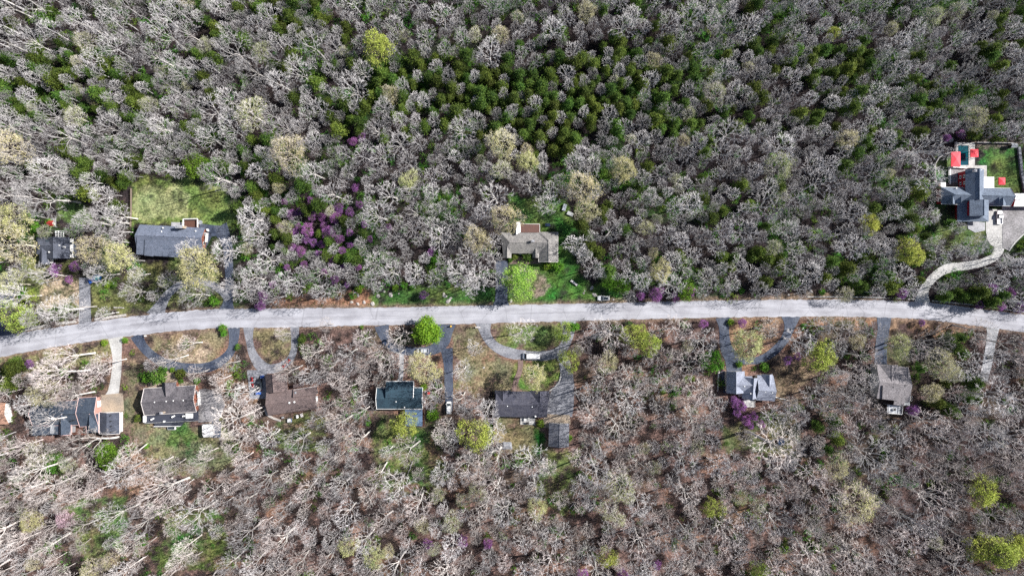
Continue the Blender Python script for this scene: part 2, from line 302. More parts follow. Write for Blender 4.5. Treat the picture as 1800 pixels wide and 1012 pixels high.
# ---------------------------------------------------------------- ground
LAWNS = [ # polygon px, colour (one holds the garage's shade), edge softness px
 ([(232, 322), (262, 306), (340, 310), (400, 338), (418, 392), (350, 396), (245, 392), (226, 402)], (.125, .17, .05)),
 ([(235, 340), (300, 325), (340, 345), (330, 380), (240, 385)], (.24, .25, .12)),
 ([(215, 462), (320, 448), (385, 470), (400, 535), (270, 545), (160, 565), (160, 478)], (.12, .135, .05)),
 ([(40, 440), (140, 462), (145, 560), (45, 575), (20, 520)], (.115, .14, .05)),
 ([(62, 500), (110, 488), (142, 495), (140, 540), (60, 545)], (.33, .26, .19)),
 ([(90, 352), (160, 345), (170, 395), (95, 395)], (.09, .15, .045)),
 ([(640, 512), (700, 505), (780, 498), (868, 500), (868, 540), (640, 542)], (.075, .13, .035)),
 ([(470, 532), (560, 518), (650, 512), (660, 540), (470, 545)], (.24, .13, .085)),
 ([(890, 345), (1000, 345), (1015, 400), (1020, 480), (1080, 505), (1100, 532), (896, 537), (892, 470), (895, 400)], (.06, .135, .028)),
 ([(900, 350), (990, 355), (1000, 385), (920, 388)], (.075, .12, .035)),
 ([(920, 485), (960, 480), (980, 505), (940, 520)], (.22, .18, .15)),
 ([(265, 590), (395, 580), (398, 620), (370, 640), (300, 638), (262, 612)], (.20, .165, .10)),
 ([(300, 610), (350, 605), (375, 625), (350, 640), (310, 635)], (.34, .27, .20)),
 ([(446, 580), (514, 578), (512, 625), (480, 645), (455, 632)], (.17, .155, .085)),
 ([(690, 585), (775, 575), (772, 600), (745, 608), (700, 600)], (.06, .10, .03)),
 ([(795, 572), (845, 575), (870, 620), (905, 637), (900, 690), (800, 690)], (.17, .15, .09)),
 ([(865, 569), (987, 567), (985, 600), (960, 616), (900, 612), (870, 600)], (.115, .15, .05)),
 ([(905, 634), (980, 634), (988, 660), (965, 688), (905, 688)], (.11, .155, .04)),
 ([(1285, 563), (1372, 562), (1370, 595), (1340, 624), (1292, 622)], (.235, .15, .095)),
 ([(1355, 625), (1400, 612), (1430, 640), (1410, 715), (1370, 715)], (.19, .14, .095)),
 ([(1265, 740), (1400, 735), (1410, 800), (1270, 800)], (.085, .10, .045)),
 ([(252, 735), (400, 745), (410, 820), (320, 840), (245, 835)], (.15, .16, .085)),
 ([(300, 750), (345, 745), (350, 790), (290, 790)], (.075, .14, .04)),
 ([(222, 620), (250, 640), (252, 760), (262, 850), (225, 850), (228, 700)], (.19, .145, .10)),
 ([(205, 800), (270, 790), (290, 850), (240, 870), (205, 840)], (.22, .14, .10)),
 ([(120, 885), (230, 860), (225, 975), (140, 985)], (.10, .15, .05)),
 ([(300, 880), (400, 900), (400, 1000), (270, 1000), (280, 950)], (.07, .115, .032)),
 ([(485, 735), (575, 735), (570, 800), (480, 790)], (.095, .125, .045)),
 ([(655, 735), (780, 735), (790, 850), (690, 870), (650, 830)], (.085, .125, .04)),
 ([(870, 730), (955, 735), (955, 795), (870, 795)], (.155, .14, .075)),
 ([(935, 742), (966, 750), (960, 800), (938, 795)], (.04, .085, .02)),  # green lawn, darkened in colour for the garage's shade
 ([(945, 790), (1015, 790), (1010, 895), (955, 890)], (.10, .13, .045)),
 ([(1715, 250), (1798, 250), (1805, 345), (1720, 345)], (.055, .115, .03)),
 ([(1640, 272), (1680, 268), (1680, 330), (1642, 335)], (.075, .13, .045)),
 ([(1630, 358), (1690, 358), (1735, 395), (1735, 435), (1650, 440)], (.065, .105, .035)),
 ([(0, 625), (60, 615), (200, 600), (190, 635), (60, 660), (0, 665)], (.19, .18, .09)),
 ([(0, 640), (25, 640), (30, 700), (0, 700)], (.04, .10, .03)),
 ([(250, 690), (252, 750), (225, 760), (222, 640), (250, 640)], (.15, .13, .08)),
 ([(1030, 528), (1480, 515), (1480, 536), (1030, 540)], (.20, .15, .105)),
 ([(1405, 560), (1540, 560), (1530, 575), (1405, 572)], (.25, .145, .09)),
 ([(1566, 562), (1700, 575), (1690, 590), (1566, 580)], (.23, .15, .10)),
 ([(1560, 610), (1600, 610), (1600, 645), (1562, 642)], (.10, .10, .05)),
 ([(1520, 560), (1700, 252), (1900, 235), (1900, 250), (1690, 262)], (.17, .13, .115)),
]
def axis(lo, hi, f0, f1, step):
    a = list(np.arange(f0, f1, step)); s_ = step; x = f1; right = []
    while x < hi: right.append(x); s_ *= 1.35; x += s_
    right.append(hi); s_ = step; x = f0 - step; left = []
    while x > lo: left.append(x); s_ *= 1.35; x -= s_
    left.append(lo); return np.array(left[::-1] + a + right)
gx = axis(-3000, 3000, -225, 225, .55); gy = axis(-3000, 3000, -135, 135, .55)
GX, GY = np.meshgrid(gx, gy); PX = GX / S + 900; PY = -GY / S + 506
cov = np.zeros(GX.shape + (3,))
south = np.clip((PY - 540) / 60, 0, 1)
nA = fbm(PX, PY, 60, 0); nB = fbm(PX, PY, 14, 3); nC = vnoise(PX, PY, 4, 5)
cN = np.array([.024, .019, .021]); cS = np.array([.142, .092, .080])  # north floor colour lowered: shade between the crowns put into it
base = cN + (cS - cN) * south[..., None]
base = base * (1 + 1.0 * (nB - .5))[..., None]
org = np.clip((fbm(PX, PY, 45, 6) - .52) * 5, 0, 1) * south
base = base + org[..., None] * (np.array([.25, .14, .09]) - base) * .6
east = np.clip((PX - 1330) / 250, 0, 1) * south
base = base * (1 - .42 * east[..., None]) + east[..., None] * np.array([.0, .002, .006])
gr = np.clip((nA - .52) * 6, 0, 1) * (1 - .75 * south)
grc = np.array([.028, .062, .015])
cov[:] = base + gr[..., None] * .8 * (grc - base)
for P, c in LAWNS:
    x0 = min(p[0] for p in P) - 20; x1 = max(p[0] for p in P) + 20; y0 = min(p[1] for p in P) - 20; y1 = max(p[1] for p in P) + 20
    k = (PX > x0) & (PX < x1) & (PY > y0) & (PY < y1); ys, xs = np.where(k)
    qx = PX[k]; qy = PY[k]; m = 0
    jx = (fbm(qx, qy, 26, 2) - .5) * 46; jy = (fbm(qx, qy, 26, 7) - .5) * 46; jx = jx + (fbm(qx, qy, 6, 1) - .5) * 12; jy = jy + (fbm(qx, qy, 6, 9) - .5) * 12
    for ox, oy in ((0, 0), (3, 2), (-3, 2), (2, -3), (-2, -3)): m = m + inpoly(qx + jx + ox, qy + jy + oy, P) * .2
    m = m * np.clip(.45 + 3.0 * (fbm(qx, qy, 13, 5) - .34), .15, 1)
    v = (.60 + .8 * fbm(qx, qy, 9, 4))
    tint = fbm(qx, qy, 30, 8)[:, None]; cc = np.array(c) * (1 - .0 * tint) + (tint - .5) * np.array([.14, .05, .03])
    cc = np.clip(cc, .012, 1) * v[:, None]
    cov[ys, xs] = cov[ys, xs] * (1 - m[:, None]) + cc * m[:, None]
# mown stripes and dirt shoulders
rd = np.interp(PX, [p[0] for p in ROADC], [p[1] for p in ROADC]); hw = np.interp(PX, [0, 200, 560, 1000], [18, 17, 16, 15])
sh = np.clip(1 - (np.abs(PY - rd) - hw) / (5 + 8 * nB), 0, 1); sh *= (np.abs(PY - rd) > hw - 3)
cov += sh[..., None] * .75 * (np.array([.20, .145, .11]) * (.7 + .6 * nC[..., None]) - cov)
cov = np.clip(cov, .01, .8)
nx_, ny_ = len(gx), len(gy)
co = np.stack([GX, GY, np.zeros_like(GX)], -1).reshape(-1, 3)
idx = np.arange(nx_ * ny_).reshape(ny_, nx_)
fq = np.stack([idx[:-1, :-1], idx[:-1, 1:], idx[1:, 1:], idx[1:, :-1]], -1).reshape(-1, 4)
me = bpy.data.meshes.new("ground"); me.vertices.add(len(co)); me.vertices.foreach_set("co", co.ravel().astype(np.float32))
me.loops.add(fq.size); me.loops.foreach_set("vertex_index", fq.ravel().astype(np.int32)); me.polygons.add(len(fq))
me.polygons.foreach_set("loop_start", np.arange(0, fq.size, 4, dtype=np.int32)); me.update()
ca = me.color_attributes.new("cover", 'FLOAT_COLOR', 'POINT')
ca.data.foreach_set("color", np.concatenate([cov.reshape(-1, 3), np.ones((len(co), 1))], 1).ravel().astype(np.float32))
gm = bpy.data.materials.new("leaf_litter_and_grass"); gm.use_nodes = True; t = gm.node_tree; N = t.nodes; L = t.links; b = N["Principled BSDF"]
b.inputs["Roughness"].default_value = .95; b.inputs["Specular IOR Level"].default_value = .1
at = N.new("ShaderNodeAttribute"); at.attribute_name = "cover"; ge = N.new("ShaderNodeNewGeometry")
n1 = N.new("ShaderNodeTexNoise"); n1.inputs["Scale"].default_value = 1.3; n1.inputs["Detail"].default_value = 5; n1.inputs["Roughness"].default_value = .75; L.new(ge.outputs[0], n1.inputs["Vector"])
vo = N.new("ShaderNodeTexVoronoi"); vo.inputs["Scale"].default_value = 1.7; L.new(ge.outputs[0], vo.inputs["Vector"])
r1 = N.new("ShaderNodeMapRange"); r1.inputs[1].default_value = .34; r1.inputs[2].default_value = .68; r1.inputs[3].default_value = .35; r1.inputs[4].default_value = 1.75; L.new(n1.outputs[0], r1.inputs[0])
sp = N.new("ShaderNodeSeparateColor"); L.new(vo.outputs["Color"], sp.inputs[0])
r2 = N.new("ShaderNodeMapRange"); r2.inputs[3].default_value = .7; r2.inputs[4].default_value = 1.3; L.new(sp.outputs[0], r2.inputs[0])
mm = N.new("ShaderNodeMath"); mm.operation = 'MULTIPLY'; L.new(r1.outputs[0], mm.inputs[0]); L.new(r2.outputs[0], mm.inputs[1])
vs_ = N.new("ShaderNodeVectorMath"); vs_.operation = 'SCALE'; L.new(at.outputs["Color"], vs_.inputs[0]); L.new(mm.outputs[0], vs_.inputs[3]); L.new(vs_.outputs[0], b.inputs["Base Color"])
bp = N.new("ShaderNodeBump"); bp.inputs["Strength"].default_value = .8; bp.inputs["Distance"].default_value = .25; L.new(n1.outputs[0], bp.inputs["Height"]); L.new(bp.outputs[0], b.inputs["Normal"])
me.materials.append(gm); go = bpy.data.objects.new("ground", me); COL.objects.link(go); tag(go, kind='structure')

# ---------------------------------------------------------------- houses
ROOF_POLYS = []
class House:
    def __init__(s, name, px, label, cat="house"):
        s.o = empty(name, W(*px), label, cat); s.roof = MB(); s.wall = MB(); s.trim = MB(); s.wins = []; s.n = 0
    def slope(s, pts, t=.2): s.roof.slab(pts, t)
    def gable(s, P, ze, zr, hip=(0, 0), over=.45, rb=.5, wall=True, trim=False, win=0, mb=None, zb=0.0, flatz=None):
        mb = mb or s.roof; s.n += 1; dz = s.n * .013; ze += dz; zr += dz
        ROOF_POLYS.append(P)
        p = [W(x, y, ze) for x, y in P]
        m0 = p[0].lerp(p[3], rb); m1 = p[1].lerp(p[2], rb); ax = (m1 - m0).normalized()
        r0 = m0 + ax * hip[0]; r1 = m1 - ax * hip[1]; r0.z = r1.z = zr
        mb.slab([p[0], p[1], r1, r0], .2); mb.slab([p[2], p[3], r0, r1], .2)
        if hip[0]: mb.slab([p[3], p[0], r0], .2)
        if hip[1]: mb.slab([p[1], p[2], r1], .2)
        if trim:
            q = .11; E = [(p[0], p[1]), (p[2], p[3])]
            if not hip[0]: E += [(p[0], r0), (p[3], r0)]
            if not hip[1]: E += [(p[1], r1), (p[2], r1)]
            for a, c in E: s.trim.tube([a + Vector((0, 0, .02)), c + Vector((0, 0, .02))], [q, q], 4)
        # ridge cap
        s.roof.tube([r0 + Vector((0, 0, .03)), r1 + Vector((0, 0, .03))], [.09, .09], 4)
        if wall:
            c = (p[0] + p[1] + p[2] + p[3]) / 4; la = (p[1] - p[0]).length; lb = (p[3] - p[0]).length
            u = (p[1] - p[0]).normalized(); v = (p[3] - p[0]).normalized()
            q = [p[0] + u * over + v * over, p[1] - u * over + v * over, p[2] - u * over - v * over, p[3] + u * over - v * over]
            zt = ze - .12; zp = zr - .3
            k0 = q[0].lerp(q[3], rb); k1 = q[1].lerp(q[2], rb)
            V = [(a.x, a.y, zb) for a in q] + [(a.x, a.y, zt) for a in q]
            F = [(0, 1, 5, 4), (2, 3, 7, 6), (1, 2, 6, 5), (3, 0, 4, 7)]
            if not hip[0]: V.append((k0.x, k0.y, zp)); F.append((7, 4, len(V) - 1))
            if not hip[1]: V.append((k1.x, k1.y, zp)); F.append((5, 6, len(V) - 1))
            s.wall.add(V, F)
            if win:
                for (a, c2, n) in ((q[0], q[1], win), (q[2], q[3], win), (q[1], q[2], max(1, win // 2)), (q[3], q[0], max(1, win // 2))):
                    d = c2 - a; nrm = Vector((d.y, -d.x, 0)).normalized()
                    mid = (q[0] + q[2]) / 2
                    if nrm.dot((a + c2) / 2 - mid) < 0: nrm = -nrm
                    for i in range(n):
                        f = (i + .5) / n; c3 = a + d * f; s.wins.append((c3 + nrm * .02, math.atan2(d.y, d.x), max(1.5, ze - 1.3) if ze < 4 else ze - 1.5))
        return p, r0, r1
    def flat(s, P, z, t=.15, mb=None, wall=False, zs=None):
        mb = mb or s.roof; s.n += 1; z += s.n * .013; ROOF_POLYS.append(P)
        pts = [W(x, y, (zs[i] if zs else z)) for i, (x, y) in enumerate(P)]
        mb.slab(pts, t)
        if wall:
            c = sum(pts, Vector()) / len(pts); q = [a + (c - a).normalized() * .4 for a in pts]; n = len(q)
            s.wall.add([(a.x, a.y, 0) for a in q] + [(a.x, a.y, a.z - .1) for a in q], [(i, (i + 1) % n, (i + 1) % n + n, i + n) for i in range(n)])
        return pts
    def finish(s, roofm, wallm, trimm=None):
        s.rf = s.roof.build("roof", roofm, s.o)
        if s.wall.v: s.wl = s.wall.build("wall", wallm, s.o)
        if s.trim.v: s.trim.build("gutter", trimm or TRIM, s.o)
        for c, a, z in s.wins:
            f = MB().box((c.x, c.y, z), (1.3, .12, 1.35), a).build("window", WHITE, s.o)
            MB().box((c.x, c.y, z), (1.0, .18, 1.05), a).build("pane", GLASS, f)
        return s
    def chimney(s, x, y, z0, z1, sx, sy, mat):
        p = W(x, y, z1); c = MB().box((p.x, p.y, (z0 + z1) / 2), (sx, sy, z1 - z0)).build("chimney", mat, s.o)
        MB().box((p.x, p.y, z1 + .08), (sx + .2, sy + .2, .16)).box((p.x, p.y, z1 + .25), (sx * .5, sy * .5, .3)).build("chimney_cap", CONC2, c)
    def vents(s, L_, z, mat=WHITE, r=.22):
        for x, y in L_:
            p = W(x, y, z); MB().cyl((p.x, p.y, z - .5), r, .62, 8).cyl((p.x, p.y, z + .1), r * 1.35, .12, 8, r * .5).build("roof_vent", mat, s.o)
    def garage_door(s, a, b_, h=2.3, mat=WHITE):
        p, q = W(*a), W(*b_); d = q - p; mb = MB()
        for i in range(4): mb.box(((p.x + q.x) / 2, (p.y + q.y) / 2, h * (i + .5) / 4), (d.length, .14, h / 4 - .03), math.atan2(d.y, d.x))
        mb.build("garage_door", mat, s.o)
    def door(s, a, rz, mat=WHITE):
        p = W(*a); dd = MB().box((p.x, p.y, 1.05), (1.0, .14, 2.1), rz).build("door", mat, s.o)
        MB().box((p.x + .35 * math.cos(rz), p.y + .35 * math.sin(rz), 1.0), (.08, .26, .08), rz).build("handle", METAL, dd)
    def deck(s, P, z, mat, rail=WHITE, rails=None, name="deck", rr=.06):
        pts = [W(x, y, z) for x, y in P]; d = MB().slab(pts, .2)
        for q in pts: d.box((q.x * .999, q.y * .999, z / 2 - .1), (.16, .16, max(z - .1, .1)))
        dd = d.build(name, mat, s.o)
        if rail:
            rb_ = MB(); n = len(pts)
            for i in (range(n) if rails is None else rails):
                a, c = pts[i], pts[(i + 1) % n]; k = max(1, int((c - a).length / 1.5))
                rb_.tube([a + Vector((0, 0, 1)), c + Vector((0, 0, 1))], [rr, rr], 4)
                rb_.tube([a + Vector((0, 0, .3)), c + Vector((0, 0, .3))], [.04, .04], 4)
                for j in range(k + 1):
                    q = a.lerp(c, j / k); rb_.box((q.x, q.y, z + .5), (.1, .1, 1.0))
            rb_.build("railing", rail, dd)
        return dd
def rect(x0, y0, x1, y1): return [(x0, y0), (x1, y0), (x1, y1), (x0, y1)]       # ridge runs left-right
def rectv(x0, y0, x1, y1): return [(x0, y1), (x0, y0), (x1, y0), (x1, y1)]      # ridge runs up-down

# 1 small hip-roofed house at left
h = House("hip_roofed_house", (95, 440), "small house with dark blue grey hipped roof and white right wall beside the blossoming redbud")
h.gable(rect(63.5, 417, 104, 447), 3.0, 5.0, hip=(2.6, 0), win=2)
h.gable(rectv(80, 417, 122.5, 454.5), 3.05, 5.5, win=2)
h.gable(rectv(69, 434, 87, 464), 3.0, 4.4)
h.finish(shingle("slate_shingles", (.085, .095, .125)), WHITE)
h.chimney(112, 434, 4.5, 5.3, .5, .5, WHITE); h.vents([(86, 443), (104, 431)], 4.9)
h.garage_door((126.5, 424), (125.5, 446)); h.door((99, 456), 0)
sk = MB().box(tuple(W(86, 425, 4.1)), (2.6, 1.5, .15)).build("skylight", GLASS, h.o)
# pergola lattice
p = empty("pergola", W(105, 411), "white lattice pergola roof at the back of the small hip roofed house", "pergola")
mb = MB()
for i in range(4):
    a, c = W(98 + i * 4.6, 406, 2.6), W(98 + i * 4.6, 417, 2.6); mb.tube([a, c], [.14, .14], 4)
for i in range(4):
    a, c = W(98, 406 + i * 3.6, 2.7), W(112, 406 + i * 3.6, 2.7); mb.tube([a, c], [.14, .14], 4)
mb.build("lattice", WHITE, p)
for x in (98.5, 111.5):
    for y in (406.5, 416.5): q = W(x, y, 2.6); MB().box((q.x, q.y, 1.3), (.14, .14, 2.6)).build("post", WHITE, p)
pad("pavement", rect(97, 405, 113, 418), BLUEP if False else ASPH2, excl=False)
# red playhouse
h = House("playhouse", (89, 392), "tiny red roofed playhouse on a grey deck behind the small hip roofed house", "playhouse")
h.gable(rect(84, 388, 94, 397), 2.0, 2.9); h.finish(M("red_tin_roof", (.40, .03, .03), (.30, .03, .03), 1, .5), SIDING)
h.deck(rect(83, 383, 98, 399), .4, GSIDING, rail=WOOD)

# 2 long slate-roofed ranch
h = House("ranch_house", (300, 420), "long ranch house with slate blue roof below the big mown back lawn")
P = [(245.5, 394.5), (360.3, 400.8), (356.5, 438), (239, 434)]
h.gable(P, 3.0, 5.2, win=4, rb=.5)
a0, a1, a2, a3 = W(255, 419, 5.25), W(316, 423, 5.25), W(316.5, 452.5, 3.2), W(253, 448.5, 3.2)
h.slope([a0, a1, a2, a3]); ROOF_POLYS.append([(239, 418), (317, 420), (317, 453), (239, 449)])
b0, b1, b2, b3 = W(240.5, 416, 5.15), W(255.5, 418, 5.15), W(254, 448, 2.9), W(239.5, 447, 2.9)
h.slope([b0, b1, b2, b3])
hp = [W(259, 430, 4.72), W(269, 450, 3.42), W(254, 448.6, 3.30)]
h.slope([W(254.5, 421, 5.30), W(259, 429, 4.8), W(269.5, 450.6, 3.42), W(253.5, 449, 3.34)], .1)
wq = [W(250, 432), W(314, 434), W(314, 450), W(250, 446)]
h.wall.add([(q.x, q.y, 0) for q in wq] + [(q.x, q.y, 3) for q in wq], [(0, 1, 5, 4), (1, 2, 6, 5), (2, 3, 7, 6), (3, 0, 4, 7)])
h.finish(shingle("blue_slate_shingles", (.145, .165, .22), (.10, .12, .165)), BRICK)
h.chimney(314.5, 398.5, 2.5, 6.3, 2.6, 1.0, TANC); h.vents([(286, 400.5), (284, 407), (343.5, 406)], 4.2)
h.vents([(255, 413.5), (272, 414.5), (288, 415), (305, 416), (321, 416.5)], 5.0, BLACK, .16)
h.garage_door((366.5, 410), (365, 426)); h.door((367.5, 405), math.pi / 2 + .1)
h.deck([(324, 385.5), (349, 385), (349, 399.5), (324, 399)], .5, BRWOOD, rails=(0, 1, 3), rr=.22)
h.deck([(301, 390.5), (323.5, 391), (323.5, 399), (301, 398)], .25, CONC2, rail=None, name="patio")
MB().cyl(tuple(W(352.5, 391)), .9, .5, 10).build("planter", METAL, h.o)

# 3 dark navy house with brick trim, bottom left
h = House("navy_roofed_house", (115, 735), "wide navy roofed house with pink brick trim and a recessed rear deck")
h.gable([(56, 706), (138.5, 703), (139, 747), (57, 748)], 3.0, 5.0, win=3, trim=True)
h.gable([(138, 699), (170, 697), (173, 748), (140, 750)], 3.05, 5.1, trim=True)
h.gable(rectv(104.5, 726, 125, 763.5), 3.0, 5.05, trim=True, rb=.45)
h.gable(rectv(151.5, 726, 173.5, 760), 3.0, 4.9, hip=(2, 0), trim=True)
h.flat([(57, 746), (106, 746), (106, 763), (57, 765)], 3.0, wall=True)
h.finish(shingle("navy_shingles", (.032, .045, .070), (.055, .07, .095)), M("pink_brick_wall", (.42, .24, .21), (.34, .19, .16), 2, .9), M("pink_trim", (.62, .42, .40), None, 1, .6))
h.deck([(125, 746), (152, 746), (152, 762), (125, 762)], 1.0, BRWOOD, rail=BRICK, rails=(2,))
h.garage_door((177.3, 703), (177.6, 722)); h.vents([(111.5, 728.5), (122, 728), (131, 727.5), (125, 739.5), (130, 738)], 4.9, BLACK, .2)
MB().box(tuple(W(93, 735, 4.2)), (1.0, 1.0, .5)).build("skylight", WHITE, h.o)
MB().box(tuple(W(91.5, 754, 3.3)), (1.6, 3.4, .2)).build("roof_panel", METAL, h.o)
q = W(129, 753, 1.6); MB().box((q.x, q.y, 1.5), (1.0, 2.8, .9)).build("grill", METAL, h.o)
# detached garage
h = House("garage", (195, 742), "detached garage with dark blue and grey gable roof and bright white right wall", "garage")
h.gable(rectv(174.5, 724, 210.5, 762), 2.8, 4.2, rb=.47, trim=True); h.finish(shingle("blue_grey_shingles", (.075, .085, .115)), WHITE)
h.vents([(194, 730), (194.5, 740), (194.5, 749), (195, 759)], 4.2, BLACK, .2)

# 4 grey-brown ranch
h = House("ranch_house", (297, 704), "ranch house with mottled grey brown roof, front gable and long black rear deck")
h.gable([(253, 682.5), (343.8, 677), (345.2, 723.5), (253.5, 729.8)], 3.0, 5.2, win=4, trim=True)
h.gable([(287, 695), (284.5, 671.5), (309.5, 671), (310, 695)], 3.02, 5.0, rb=.42)
h.finish(shingle("grey_brown_shingles", (.135, .125, .135), (.08, .075, .085), (1, .5, 1)), BRICK)
h.chimney(283.5, 725.5, 2.5, 5.4, 1.1, .6, TANC)
h.vents([(271.5, 706.5), (292, 705), (304.5, 704), (322, 703.5)], 5.2)
h.garage_door((351.6, 687), (352.2, 698)); h.garage_door((352.3, 699.5), (352.6, 711))
h.deck([(256, 727), (348.5, 722.5), (349, 738.5), (256, 743)], 1.6, DKWOOD, rail=GSIDING, rails=(2,))
h.deck([(271, 742.5), (326, 740), (318, 748), (272, 748.5)], .8, DKWOOD, rail=WHITE, rails=(2,), name="lower_deck", rr=.12)
for x, y, sx, sy in ((254.5, 736, 1.1, 2.8),):
    q = W(x, y, 2.0); MB().box((q.x, q.y, 2.1), (sx, sy, 1.1)).build("cover_panel", WHITE, h.o, bevel=.3)
def table_set(label, px, py, z=0.0, top=WHITE, r=.8, cat="table", rz=0, square=False):
    e = empty("patio_table", W(px, py, z), label, cat); b0_ = e.location
    t_ = MB()
    if square: t_.box((b0_.x, b0_.y, z + .74), (r * 2.2, r * 1.5, .08), rz)
    else: t_.cyl((b0_.x, b0_.y, z + .70), r, .07, 16)
    t_.build("tabletop", top, e); MB().cyl((b0_.x, b0_.y, z), .09, .7, 8).cyl((b0_.x, b0_.y, z), .4, .05, 12).build("leg", METAL, e)
    return e
table_set("large white topped table on the right end of the black deck", 334.5, 730, 1.62, square=True, r=1.35)
table_set("small round white table at the middle of the black deck", 290, 740, 1.62, r=.45)
for i, (x, y, rz) in enumerate(((269.5, 735.5, .5), (306, 731, .5), (325, 730.5, .1))):
    e = empty("deck_chair", W(x, y, 1.62), ["pale lounge chair at the left of the black deck", "pale lounge chair above the small round deck table", "blue white chair beside the large white deck table"][i], "chair", rz=rz)
    o = MB().box((0, 0, .38), (1.2, .55, .08)).build("seat", WHITE, e, off=(0, 0, 0)); MB().box((-.6, 0, .65), (.08, .55, .55)).build("backrest", WHITE, e, off=(0, 0, 0))
    mb = MB(); [mb.box((u, v, .17), (.06, .06, .34)) for u in (-.5, .5) for v in (-.22, .22)]; mb.build("leg_frame", METAL, e, off=(0, 0, 0))
e = empty("hot_tub", W(303, 751), "hot tub with rounded white rim below the black deck", "hot tub")
q = e.location; MB().box((q.x, q.y, .45), (3.4, 1.7, .9)).build("shell", WHITE, e, bevel=.35)
MB().box((q.x, q.y, .89), (2.7, 1.15, .06)).build("water_surface", GLASS, e)
h = House("shed", (364, 757), "square shed with spotted white flat roof below the gravel yard", "shed")
pp = h.flat([(355, 745), (373.5, 745), (374, 767.5), (358, 768), (355.5, 764)], 2.3, wall=True)
h.finish(M("spotted_white_roof", (.62, .61, .60), (.10, .10, .10), .9, .8, lo=.58, hi=.66, world=True), GSIDING)

# 5 brown-roofed house
h = House("brown_roofed_house", (515, 700), "house with brown shingled roof and curved stone edging, cars parked at its left")
h.gable([(468, 689.5), (557.5, 678.8), (557.5, 717.5), (471.5, 730)], 3.0, 5.0, win=4)
h.gable([(468.5, 690), (466, 657.5), (503, 655.5), (506, 686)], 3.02, 5.1, rb=.42)
h.slope([W(515, 684.5, 3.5), W(558, 678.2, 3.5), W(556.5, 693.5, 5.15), W(515, 698, 5.15)])
h.gable([(515, 682.5), (533.5, 672), (535, 675.5), (516, 681)], 2.8, 3.1, wall=False) if False else None
h.flat([(515, 675.5), (533, 672.8), (534, 678.5), (515.5, 681.5)], 3.1, wall=True)
h.finish(shingle("brown_shingles", (.165, .125, .12), (.11, .085, .085), (1, .6, 1)), M("reddish_siding", (.24, .14, .11), (.18, .10, .08), 1, .9))
h.trim.tube([W(516, 684.8, 3.7), W(558, 678.2, 3.7)], [.11, .11], 4); h.trim.build("gutter", TRIM, h.o)
h.vents([(508.5, 707.5), (517.3, 706)], 4.9, WHITE, .33); MB().box(tuple(W(556.5, 700, 4.3)), (1.0, 1.9, .3)).build("skylight", WHITE, h.o)
MB().box(tuple(W(519.5, 690, 4.3)), (.7, .9, .3)).build("skylight", METAL, h.o)
h.door((524, 676), .1)

# 6 navy/teal house
h = House("teal_roofed_house", (703, 697), "house with dark teal roof, white gutters and raised middle section beyond the straight footpath")
h.gable(rect(662, 681, 743, 718.6), 3.0, 4.9, win=4, trim=True)
h.slope([W(678, 670, 4.4), W(727, 670, 4.4), W(726, 699, 5.3), W(677.5, 699, 5.3)]); ROOF_POLYS.append(rect(678, 670, 727, 699))
c0, c1, c2_, c3 = W(679.5, 672, 4.0), W(725.5, 672, 4.0), W(725, 698, 4.9), W(679.5, 698, 4.9)
h.wall.add([(q.x, q.y, 0) for q in (c0, c1, c2_, c3)] + [c0, c1, c2_, c3], [(0, 1, 5, 4), (1, 2, 6, 5), (3, 0, 4, 7)])
for a, c in ((W(678, 669.7, 4.42), W(727, 669.7, 4.42)), (W(727.2, 670, 4.42), W(726.2, 699, 5.32))): h.trim.tube([a, c], [.17, .17], 4)
h.flat([(718, 719.5), (743.5, 719.5), (744, 748.5), (719, 748.5)], 2.6, mb=None, wall=False, zs=[2.9, 2.9, 2.5, 2.5]) if False else None
h.finish(shingle("teal_shingles", (.030, .062, .088), (.022, .042, .062)), BLUEP if False else M("navy_siding", (.05, .12, .22), (.04, .09, .17), 1, .6), WHITE)
h.vents([(696, 705.5), (711, 715.5)], 4.4)
rp = [W(712, 719.8, 2.75), W(742.5, 719.8, 2.75), W(742.5, 748.5, 2.35), W(712, 748.5, 2.35)]
MB().slab(rp, .15).build("porch_roof", M("blue_metal_roof", (.11, .17, .27), (.08, .13, .21), .4, .45, stretch=(3, .2, 1), world=True), h.o); ROOF_POLYS.append(rect(712, 719, 748, 749))
h.deck([(742, 720), (747, 720), (747.5, 749), (727, 749), (727, 746), (743, 746)], .9, BRWOOD, rail=WOOD, rails=(1, 2))
MB().box(tuple(W(703, 668, .2)), (1.9, 1.0, .4)).build("step", CONC2, h.o); h.door((703, 671.5), 0)
h.door((747.5, 705), math.pi / 2)

# 7 long dark-roofed house with two front gables
h = House("long_dark_roofed_house", (917, 710), "long house with black brown roof, two front gables and pale rear patio")
h.gable([(872.5, 687.2), (963.3, 688), (961.6, 733.6), (868.6, 731.8)], 3.0, 5.2, win=5, trim=False)
h.gable([(870, 703), (870, 685.5), (898, 685.8), (898, 703)], 3.02, 4.7); h.gable([(932, 705), (932, 686), (966, 686.8), (965, 706)], 3.04, 5.0)
h.finish(shingle("black_brown_shingles", (.075, .075, .095), (.042, .044, .065)), M("brown_siding", (.16, .12, .10), None, 1, .9))
h.vents([(891.5, 713.5), (935, 715)], 5.0, METAL); h.vents([(941, 731.5)], 3.6, WHITE, .3)
h.deck([(914.5, 733), (941, 734), (940.5, 746.5), (914.5, 745.5)], .3, CONC, rail=None, name="patio"); h.door((930, 732.5), 0)
table_set("round white table on the pale rear patio", 923, 736.5, .3, r=.55)
table_set("dark rectangular table on the pale rear patio", 927, 743, .3, top=BLACK, r=.6, square=True)
h = House("garage", (983, 764), "detached grey garage with gable roof at the end of the wide driveway", "garage")
